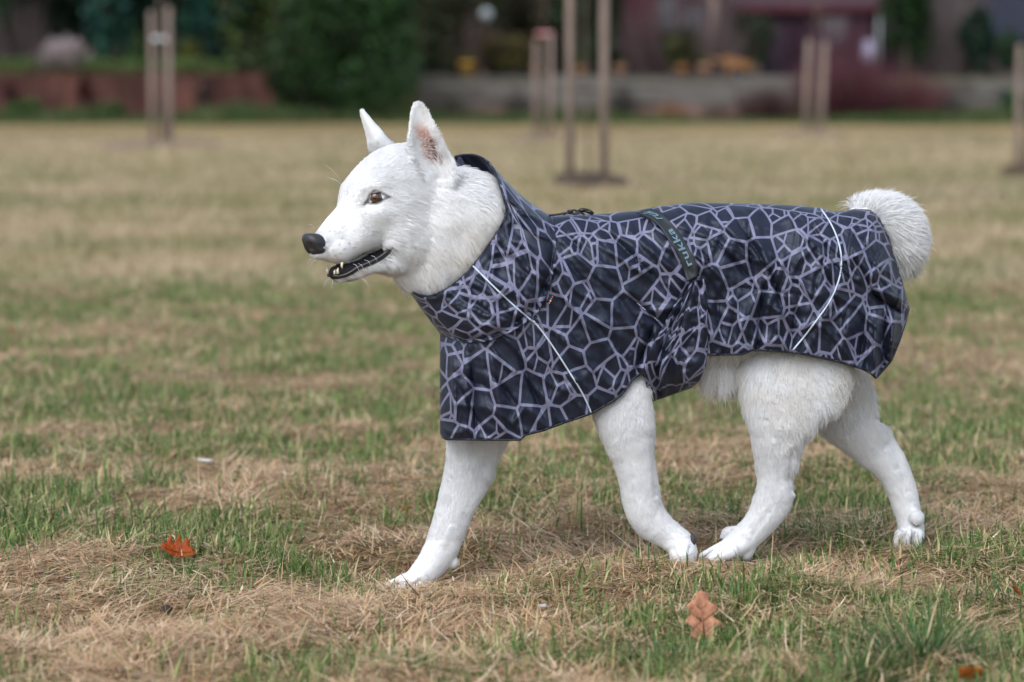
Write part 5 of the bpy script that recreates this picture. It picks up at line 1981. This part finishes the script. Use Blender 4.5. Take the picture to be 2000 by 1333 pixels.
def belt_Y(s, c):
    i = np.clip((c + 14) / 28 * 8, 0, 7.999)
    i0 = np.floor(i).astype(int)
    f = i - i0
    j = np.clip(s / bl[-1] * 39, 0, 38.999)
    j0 = np.floor(j).astype(int)
    g = j - j0
    return (_bd[i0, j0] * (1 - f) + _bd[i0 + 1, j0] * f) * (1 - g) + (_bd[i0, j0 + 1] * (1 - f) + _bd[i0 + 1, j0 + 1] * f) * g


S_, C_ = np.meshgrid(_ss, np.linspace(-14, 14, 9), indexing='ij')
bx, by = belt_pt(S_.ravel(), C_.ravel())
bY = belt_Y(S_.ravel(), C_.ravel()) - .0045
BV = P(bx, by, bY).reshape(40, 9, 3)
grid_mesh('belt', BV, M_BELT, coat, np.zeros((40, 9, 2)), .002)


def lettering(word, s0, s1, size_px):
    cu = bpy.data.curves.new('lettering', 'FONT')
    cu.body = word
    cu.size = 1
    cu.offset = .018
    cu.space_character = 1.08
    cu.resolution_u = 3
    t = bpy.data.objects.new('tmp_text', cu)
    COL.objects.link(t)
    d_ = bpy.context.evaluated_depsgraph_get()
    me = bpy.data.meshes.new_from_object(t.evaluated_get(d_))
    bpy.data.objects.remove(t)
    v = get_co(me)
    x0, x1 = v[:, 0].min(), v[:, 0].max()
    # letters read upwards along the belt, their tops towards the head
    s = s0 + (v[:, 0] - x0) / (x1 - x0) * (s1 - s0)
    c = 6.5 - v[:, 1] * size_px
    xx, yy = belt_pt(s, c)
    Yd = belt_Y(np.clip(s, 0, bl[-1]), c) - .0075
    W = P(xx, yy, Yd)
    me.vertices.foreach_set('co', W.astype(np.float32).ravel())
    me.update()
    me.materials.clear()
    me.materials.append(M_LET)
    me.name = 'lettering'
    o = bpy.data.objects.new('lettering', me)
    COL.objects.link(o)
    under(o, coat)


_sL = float(np.interp(520, BELT[:, 1], bl))
_sH = float(np.interp(447, BELT[:, 1], bl))
lettering('rukka', _sL, _sH, 21)
_sL2 = float(np.interp(428, BELT[:, 1], bl))
lettering('ruk', _sL2, 1.5, 21)

# drawcord with toggle at the nape, small woven tag at the seam
M_TOG = mat('black_plastic', (0.010, 0.010, 0.012), .35, .5)
cyd = float(Yb(1130)) - .045
for pl, r in (([(1072, 421), (1090, 419), (1108, 416), (1125, 418), (1140, 413), (1158, 419)], .0022), ([(1100, 420), (1112, 413), (1122, 411), (1133, 415), (1142, 420)], .0020), ([(1120, 420), (1135, 409), (1150, 411), (1160, 418)], .0020)):
    p = cr(pl, 5)
    tube('drawcord', P(p[:, 0], p[:, 1], np.full(len(p), cyd)), r, M_TOG, coat, 8)
for px, py, r in ((1114, 413, 5), (1137, 411, 6), (1152, 414, 5)):
    bb = Bag()
    ball(px, py, r, cyd, bb, 1.3, 1, .7, 8)
    mesh('toggle', bb.v, bb.f, M_TOG, coat)
x, y = np.meshgrid(np.linspace(-6, 6, 3), np.linspace(-10, 10, 4), indexing='ij')
tx, ty = 1076 + x * .8 - y * .45, 585 + x * .45 + y * .8
TV = P(tx, ty, coat_depth(tx.ravel(), ty.ravel(), 7).min() - .003)
tg = grid_mesh('woven_tag', TV, speckled('woven_label', (0.012, 0.013, 0.016), (0.02, 0.02, 0.025), 200), coat, np.zeros((3, 4, 2)), .0012)
for k, c in enumerate(((0.5, 0.06, 0.04), (0.06, 0.22, 0.4), (0.6, 0.5, 0.4), (0.5, 0.16, 0.04))):
    q = P(1079 - k * 2.0, 580 + k * 4.0, float(TV[..., 1].min()) - .0012)
    box('stitch', q[0] - .0011, q[0] + .0011, q[1] - .0005, q[1], q[2] - .0015, q[2] + .0015, mat('stitch_thread', c, .7), coat)

# ================================================================== FUR
COATP = [(888, 306), (925, 301), (942, 309), (985, 345), (1030, 390), (1075, 419), (1240, 412), (1350, 396), (1450, 397), (1600, 405), (1700, 410), (1745, 500), (1776, 604), (1745, 690), (1710, 738), (1640, 700), (1560, 684), (1470, 678), (1380, 686), (1362, 715), (1330, 756), (1270, 780), (1262, 732), (1235, 730), (1205, 768), (1154, 800), (1095, 820), (1022, 848), (865, 850), (860, 650), (840, 640), (806, 577), (837, 586), (872, 574), (921, 537), (956, 490), (985, 444), (994, 410), (971, 368), (932, 329)]

RIMP = [(925, 296), (958, 318), (966, 335), (976, 356), (984, 385), (990, 410), (986, 428), (978, 444), (964, 466), (948, 489), (932, 510), (915, 531), (893, 551), (870, 568), (852, 577), (837, 582), (818, 580), (801, 574), (800, 700), (1200, 700), (1200, 296)]
# comb guides: px, py, dx, dy, length mm, lift
GUIDE = np.array([
    (620, 455, 1, -.55, 3.0, .25), (650, 480, 1, .1, 4, .25), (680, 420, 1, -.4, 4, .25), (690, 350, .55, -.83, 5, .35), (740, 310, .8, -.6, 7, .35), (720, 430, 1, .2, 6, .25), (760, 400, .95, .3, 9, .3), (775, 350, .9, .1, 8, .3),
    (800, 440, .85, .5, 14, .35), (800, 300, .5, -.2, 8, .4), (830, 250, .25, -.97, 4, .25), (850, 335, .35, .9, 9, .2), (880, 300, .3, .9, 9, .25), (715, 260, -.2, -.97, 4, .25), (700, 530, .9, .35, 6, .3), (650, 545, .8, .5, 5, .4),
    (770, 530, .7, .7, 18, .4), (830, 560, .55, .83, 26, .4), (850, 460, .65, .75, 24, .4), (890, 400, .75, .66, 26, .4), (900, 330, .9, .35, 22, .4), (950, 360, .75, .65, 28, .42), (930, 470, .55, .83, 30, .42), (970, 420, .5, .85, 30, .42), (880, 540, .4, .9, 28, .4),
    (930, 880, .1, 1, 9, .3), (870, 900, 0, 1, 7, .25), (975, 890, .45, .85, 15, .45), (900, 1000, -.2, 1, 6, .2), (860, 1080, -.4, .9, 6, .2), (790, 1135, -.9, .4, 5, .15),
    (1200, 820, .05, 1, 12, .35), (1275, 800, .45, .9, 13, .45), (1250, 900, .1, 1, 7, .25), (1290, 950, .4, .9, 9, .4), (1255, 1000, .4, .9, 6, .25), (1330, 1060, .6, .8, 5, .2),
    (1400, 720, .1, 1, 58, .3), (1370, 730, .1, 1, 48, .3), (1440, 740, .2, 1, 26, .4), (1500, 720, -.1, 1, 22, .35), (1600, 740, .35, .93, 26, .38), (1640, 780, .2, .98, 30, .5), (1600, 820, .0, 1, 26, .5), (1540, 790, .25, .96, 15, .3), (1500, 850, .2, .98, 12, .3), (1560, 880, .45, .9, 16, .5), (1470, 860, -.15, 1, 10, .35),
    (1515, 930, 0, 1, 7, .25), (1490, 1010, -.4, .9, 6, .2), (1420, 1070, -.9, .4, 5, .15), (1700, 760, .35, .93, 22, .5), (1680, 830, .5, .86, 12, .3), (1740, 900, .5, .86, 6, .2), (1765, 980, .2, 1, 5, .2), (1780, 1040, 0, 1, 5, .2),
    (1660, 405, -.3, -.95, 26, .75), (1700, 385, .25, -.97, 27, .75), (1750, 390, .75, -.66, 28, .75), (1790, 430, .98, .1, 28, .7), (1795, 490, .75, .66, 32, .65), (1775, 530, .25, .97, 40, .6), (1740, 440, .7, .3, 30, .6)], float)


def make_fur(n):
    me2.calc_loop_triangles()
    T = np.empty(len(me2.loop_triangles) * 3, np.int32)
    me2.loop_triangles.foreach_get('vertices', T)
    T = T.reshape(-1, 3)
    a, b, c = co[T[:, 0]], co[T[:, 1]], co[T[:, 2]]
    area = np.linalg.norm(np.cross(b - a, c - a), axis=1)
    cen = (a + b + c) / 3
    px, py = proj(cen)
    hidden = in_poly(px, py, COATP)
    X, L, Z = hlocal(cen)
    ll = lip[T[:, 0]] > .5
    nearw = np.where((cen - CAM0) @ np.array([0, 1, 0]) > 0, 1.0, 1.0)
    facing = no[T[:, 0], 1] < .25
    wgt = area * ~hidden * ~ll * np.where(facing, 1.0, .45)
    # more, finer hair on the face
    ti = RNG.choice(len(T), n, p=wgt / wgt.sum())
    u, v = RNG.random(n), RNG.random(n)
    f = u + v > 1
    u[f], v[f] = 1 - u[f], 1 - v[f]
    w_ = 1 - u - v
    p = a[ti] * w_[:, None] + b[ti] * u[:, None] + c[ti] * v[:, None]
    nn = no[T[ti, 0]] * w_[:, None] + no[T[ti, 1]] * u[:, None] + no[T[ti, 2]] * v[:, None]
    nn /= np.linalg.norm(nn, axis=1)[:, None]
    tc = tint[T[ti, 0]] * w_[:, None] + tint[T[ti, 1]] * u[:, None] + tint[T[ti, 2]] * v[:, None]
    px, py = proj(p)
    D = np.zeros((n, 2))
    Ln, Lf, W = np.zeros(n), np.zeros(n), np.zeros(n)
    for g in GUIDE:
        d2 = (px - g[0]) ** 2 + (py - g[1]) ** 2
        ww = 1 / (d2 + 120) ** 1.6
        D += ww[:, None] * g[2:4] / np.hypot(g[2], g[3])
        Ln += ww * g[4]
        Lf += ww * g[5]
        W += ww
    D /= W[:, None]
    Ln, Lf = Ln / W, Lf / W
    # eye, nose clearings: short hair
    X, Lt, Z = hlocal(p)
    ex, ez = sag(EYE_PX, EYE_PY, EYE_L)
    de = np.sqrt((X - ex) ** 2 + (np.abs(Lt) - EYE_L) ** 2 + (Z - ez) ** 2)
    keep = de > .0165
    Ln *= np.clip((de - .008) / .02, .25, 1)
    Ln *= (.8 + .6 * RNG.random(n)) * np.where(py > 690, np.where(py > 900, 1.05, .95), np.where((px > 770) & (px < 1020), 1.05, 1.0)) * np.where(py > 1050, .6, 1)
    dirv = np.stack([D[:, 0], np.zeros(n), -D[:, 1]], 1)
    clump = np.stack([fbm(px / 9, py / 9, 51, 2) - .5, np.zeros(n), fbm(px / 9, py / 9, 52, 2) - .5], 1)
    dirv = dirv + clump * .75 + RNG.normal(0, .12, (n, 3))
    dirv -= nn * (dirv * nn).sum(1)[:, None]
    dirv /= np.linalg.norm(dirv, axis=1)[:, None] + 1e-9
    stray = (RNG.random(n) < .03) & (py > 300)
    Ln = np.where(stray, Ln * 1.25, Ln)
    L = (Ln / 1000)[:, None]
    lf = (Lf + .05 + .10 * (py > 820) + .12 * stray + RNG.normal(0, .12, n)).clip(.05, 1)[:, None]
    t1 = dirv * (1 - .4 * lf) + nn * lf
    t2 = dirv - nn * .15 + np.array([0, 0, -.15])
    K = 4
    pts = np.zeros((n, K, 3), np.float32)
    q = p - nn * .0008
    for k in range(K):
        pts[:, k] = q
        s = k / (K - 1)
        q = q + (t1 * (1 - s) + t2 * s) * L / (K - 1)
    # hair tucked in at the collar: nothing spills over the rim
    tx_, ty_ = proj(pts[:, -1])
    keep &= ~(in_poly(tx_, ty_, RIMP) & (py < 600))
    # pale hairs over the dark inside of the ear
    ear_ = (tc.sum(1) < 1.9) & (py < 345) & (px > 780) & (RNG.random(n) < .35)
    tc = np.where(ear_[:, None], white[None] * .95, tc)
    pts, nn, tc, Ln = pts[keep], nn[keep], tc[keep], Ln[keep]
    n = len(pts)
    tc = tc * (0.90 + .15 * RNG.random((n, 1))) * (1 + .12 * (fbm(pts[:, 0, 0] * 90, pts[:, 0, 2] * 60, 88, 2) - .5))[:, None]
    cv = bpy.data.hair_curves.new('fur')
    cv.add_curves([K] * n)
    cv.attributes['position'].data.foreach_set('vector', pts.ravel())
    r = cv.attributes.new('radius', 'FLOAT', 'POINT')
    base = np.where(Ln > 16, .00032, .00026)[:, None] * np.array([1, .95, .75, .25])[None]
    r.data.foreach_set('value', base.astype(np.float32).ravel())
    at = cv.attributes.new('tint', 'FLOAT_COLOR', 'CURVE')
    at.data.foreach_set('color', np.concatenate([tc, np.ones((n, 1))], 1).astype(np.float32).ravel())
    an = cv.attributes.new('root_normal', 'FLOAT_VECTOR', 'CURVE')
    an.data.foreach_set('vector', nn.astype(np.float32).ravel())
    o = bpy.data.objects.new('fur', cv)
    COL.objects.link(o)
    m = mat('fur', (0.85, .85, .85), .65, .15, attr='tint')
    b_ = m.node_tree.nodes['Principled BSDF']
    at_ = nd(m, 'ShaderNodeAttribute')
    at_.attribute_name = 'root_normal'
    ge = nd(m, 'ShaderNodeNewGeometry')
    mx = nd(m, 'ShaderNodeMix', data_type='VECTOR')
    mx.inputs[0].default_value = .44
    lk(m, at_.outputs['Vector'], mx.inputs[4])
    lk(m, ge.outputs['Normal'], mx.inputs[5])
    nz = nd(m, 'ShaderNodeVectorMath', operation='NORMALIZE')
    lk(m, mx.outputs[1], nz.inputs[0])
    lk(m, nz.outputs[0], b_.inputs['Normal'])
    cv.materials.append(m)
    tag(o, kind='stuff')
    under(o, DOG)


make_fur(360000)


# whiskers
def whiskers():
    bagw = Bag()
    M = mat('whisker', (0.8, 0.8, 0.78), .4)
    for (x0, y0, x1, y1, Y) in ((667, 356, 635, 322, 5.20), (665, 360, 637, 347, 5.19), (668, 362, 645, 351, 5.19), (614, 446, 602, 440, 5.06), (700, 515, 712, 530, 5.05), (712, 508, 727, 522, 5.05), (690, 516, 702, 530, 5.05), (725, 500, 738, 512, 5.06),
                                (642, 545, 632, 562, 5.05), (650, 548, 648, 566, 5.05), (705, 544, 722, 562, 5.06), (612, 506, 600, 516, 5.05), (618, 508, 604, 522, 5.05)):
        a, c = P(x0, y0, Y + .004), P(x1, y1, Y - .02)
        m_ = (a + c) / 2 + np.array([0, 0, .004])
        bagw.add(tube_vf([a, m_, c], [.0003, .00025, .0001], 4))
    o = mesh('whiskers', bagw.v, bagw.f, M, DOG)
    tag(o, kind='stuff')


whiskers()

# ================================================================== SMALL THINGS ON THE LAWN
def leaf_shape(lobes, jag, seed):
    """outline of a wavy lobed leaf along its midrib, unit length"""
    rg = random.Random(seed)
    n = 30
    up, lo = [], []
    p0 = rg.uniform(-.4, .4)
    for k in range(n + 1):
        t = k / n
        env = .36 * math.sin(math.pi * t ** .8) ** .6 * (.75 + .5 * t)
        up.append((t, env * (1 + jag * 2.2 * math.cos(2 * math.pi * (lobes / 2) * t + p0) + rg.uniform(-.06, .06)) + .004))
        lo.append((t, -env * (1 + jag * 2.2 * math.cos(2 * math.pi * (lobes / 2) * t + p0 + .9) + rg.uniform(-.06, .06)) - .004))
    return up + lo[::-1]


def fallen_leaf(px, py, size, tilt, az, col, label, seed, curl=.25, lobes=7, lift=.02, roll=0.0, asp=1.0):
    p = Gd(px, py, 0)
    for _ in range(3):
        p = Gd(px, py, float(gh(p[0], p[1])) + lift)
    ol = leaf_shape(lobes, .12, seed)
    V, Fc = [], []
    R = 4
    for i in range(R + 1):
        for (x, y) in ol:
            f = i / R
            X, Y = .5 + (x - .5) * f, y * f * asp
            V.append([X - .5, Y, curl * (Y * Y * 1.6 + .5 * (X - .5) ** 2) + .03 * math.sin(9 * X + seed) * f])
    n = len(ol)
    for i in range(R):
        for k in range(n):
            if i == 0:
                Fc.append((k, n + k, n + (k + 1) % n))
            else:
                Fc.append((i * n + k, (i + 1) * n + k, (i + 1) * n + (k + 1) % n, i * n + (k + 1) % n))
    M = Matrix.Translation(p) @ Matrix.Rotation(az, 4, 'Z') @ Matrix.Rotation(tilt, 4, 'Y') @ Matrix.Rotation(roll, 4, 'X') @ Matrix.Scale(size, 4)
    m = speckled('leaf_blade', tuple(c * .45 for c in col), tuple(c * 1.1 for c in col), 95, .6, .3)
    root = empty('fallen_leaf', tuple(p), label, 'leaf', 'fallen leaves on the lawn')
    o = mesh('blade', [M @ Vector(v) for v in V], Fc, m, root)
    s = o.modifiers.new('thickness', 'SOLIDIFY')
    s.thickness = .0006
    rib = Bag()
    rib.add(tube_vf([M @ Vector((-.78, 0, .03)), M @ Vector((-.4, 0, .02 + curl * .1)), M @ Vector((0, 0, .012)), M @ Vector((.42, 0, .012 + curl * .1))], [size * .014, size * .013, size * .011, size * .004], 6))
    for k in range(3):
        for sg in (1, -1):
            x = -.2 + .2 * k
            rib.add(tube_vf([M @ Vector((x, 0, .012)), M @ Vector((x + .18, sg * .25, .012 + curl * .1))], [size * .008, size * .003], 5))
    mesh('stalk', rib.v, rib.f, mat('leaf_rib', tuple(c * .55 for c in col), .6), root)


fallen_leaf(346, 1079, .066, .2, .3, (0.33, 0.058, 0.004), 'bright orange brown curled leaf lying flat on the straw at the left front', 1, .8, 8, .02, .6, 1.1)
fallen_leaf(1371, 1214, .098, -1.2, 1.85, (0.54, 0.25, 0.14), 'pale salmon oak leaf standing upright in the grass below the hind paw', 12, .35, 8, .036, .25, .8)
fallen_leaf(1896, 1317, .045, .5, 2.2, (0.45, 0.12, 0.012), 'orange leaf at the lower right edge beside the grass tuft', 3, .3, 6, .03, .6)
fallen_leaf(768, 957, .026, .7, .8, (0.52, 0.20, 0.03), 'small orange leaf left of the planted foreleg, the higher of two', 4, .3, 6, .024, .5)
fallen_leaf(795, 995, .024, .5, 2.8, (0.50, 0.19, 0.03), 'small orange leaf left of the planted foreleg, the lower of two', 5, .4, 6, .022, .4)
fallen_leaf(579, 1180, .036, .1, 3.0, (0.30, 0.055, 0.012), 'thin red brown leaf seen edge on in the straw at the front', 6, .15, 5, .02, .1)
fallen_leaf(22, 645, .04, .8, .5, (0.40, 0.12, 0.04), 'reddish leaf far back at the left edge of the lawn', 7, .3, 6, .03, .6)
fallen_leaf(1986, 1158, .03, .9, 1.1, (0.36, 0.08, 0.015), 'small rust leaf at the right edge of the lawn', 8, .3, 6, .026, .6)
fallen_leaf(505, 622, .05, .5, .2, (0.55, 0.28, 0.16), 'pale pinkish leaf on the blurred lawn below the chin of the dog', 9, .3, 6, .02, .5)
# white petal on the grass, little pebble
p = Gd(400, 903, .03)
V, Fc = [], []
for i in range(7):
    for k in range(12):
        a = 2 * math.pi * k / 12
        q = i / 6
        V.append((p[0] + math.cos(a) * .019 * q, p[1] + math.sin(a) * .011 * q, p[2] + .006 * q * q - .002 * math.cos(a)))
for i in range(6):
    for k in range(12):
        Fc.append((i * 12 + k, (i + 1) * 12 + k, (i + 1) * 12 + (k + 1) % 12, i * 12 + (k + 1) % 12))
o = mesh('white_petal', V, Fc, mat('petal', (0.66, 0.64, 0.62), .5))
o.modifiers.new('thickness', 'SOLIDIFY').thickness = .0008
tag(o, 'single white petal lying on the green grass at the left', 'petal')
for k, (px, py, r_, c, lab) in enumerate(((1062, 1184, .0055, (0.42, 0.39, 0.35), 'pale grey pebble in the straw in front of the dog'), (325, 1190, .009, (0.045, 0.035, 0.030), 'dark lump of earth in the straw at the left front'))):
    bm = bmesh.new()
    bmesh.ops.create_icosphere(bm, subdivisions=3, radius=1)
    p = Gd(px, py, .012)
    p = Gd(px, py, float(gh(p[0], p[1])) + .02)
    for v in bm.verts:
        q = 1 + .12 * math.sin(v.co.x * 5 + k) + .1 * math.cos(v.co.y * 6)
        v.co = Vector((p[0] + v.co.x * q * r_ * 1.3, p[1] + v.co.y * q * r_, p[2] + v.co.z * q * r_ * .7))
    o = mesh(('pebble', 'earth_clod')[k], [tuple(v.co) for v in bm.verts], [[v.index for v in f.verts] for f in bm.faces], speckled('stone', tuple(x * .8 for x in c), c, 90))
    bm.free()
    tag(o, lab, ('pebble', 'clod')[k])


# long grass tufts
def tuft(px, py, n, hmin, hmax, spread, label, seed, lean=(0, 0)):
    rg = np.random.default_rng(seed)
    p = Gd(px, py, 0)
    a = rg.random(n) * 6.283
    r_ = rg.random(n) ** .7 * spread
    x, y = p[0] + np.cos(a) * r_, p[1] + np.sin(a) * r_
    az = a + rg.normal(0, .5, n)
    L = hmin + (hmax - hmin) * rg.random(n) ** 1.4
    g = rg.random(n)
    cols = np.where(g[:, None] < .62, np.array([(0.06, 0.125, 0.04)]), np.where(g[:, None] < .82, np.array([(0.17, .21, .085)]), np.array([(0.52, .42, .25)]))) * (.7 + .6 * rg.random((n, 1)))
    o = blades('grass_tuft', x, y, L, .0022 + .002 * rg.random(n), az, 1.25 - rg.random(n) * .9, .4 + 1.1 * rg.random(n), np.zeros(n), cols, M_BLADE, 5, label, 'grass tuft')
    o['kind'] = 'thing'
    o['group'] = 'longer grass tufts'


tuft(1800, 1300, 420, .06, .20, .06, 'large tuft of long arching green grass in the lower right corner', 1)
tuft(1670, 1330, 160, .05, .13, .05, 'smaller tuft of long grass left of the large corner tuft', 2)
tuft(1960, 1180, 120, .04, .10, .05, 'loose green tuft at the right edge above the corner tuft', 3)
tuft(560, 1290, 90, .03, .09, .05, 'low green tuft in the front straw left of centre', 4)
tuft(1290, 1290, 150, .03, .10, .06, 'green tuft in front below the pale salmon leaf', 5)
tuft(300, 940, 160, .03, .08, .07, 'dark green tuft on the left side of the lawn', 6)
tuft(800, 930, 100, .03, .08, .05, 'green tuft just left of the planted foreleg', 7)
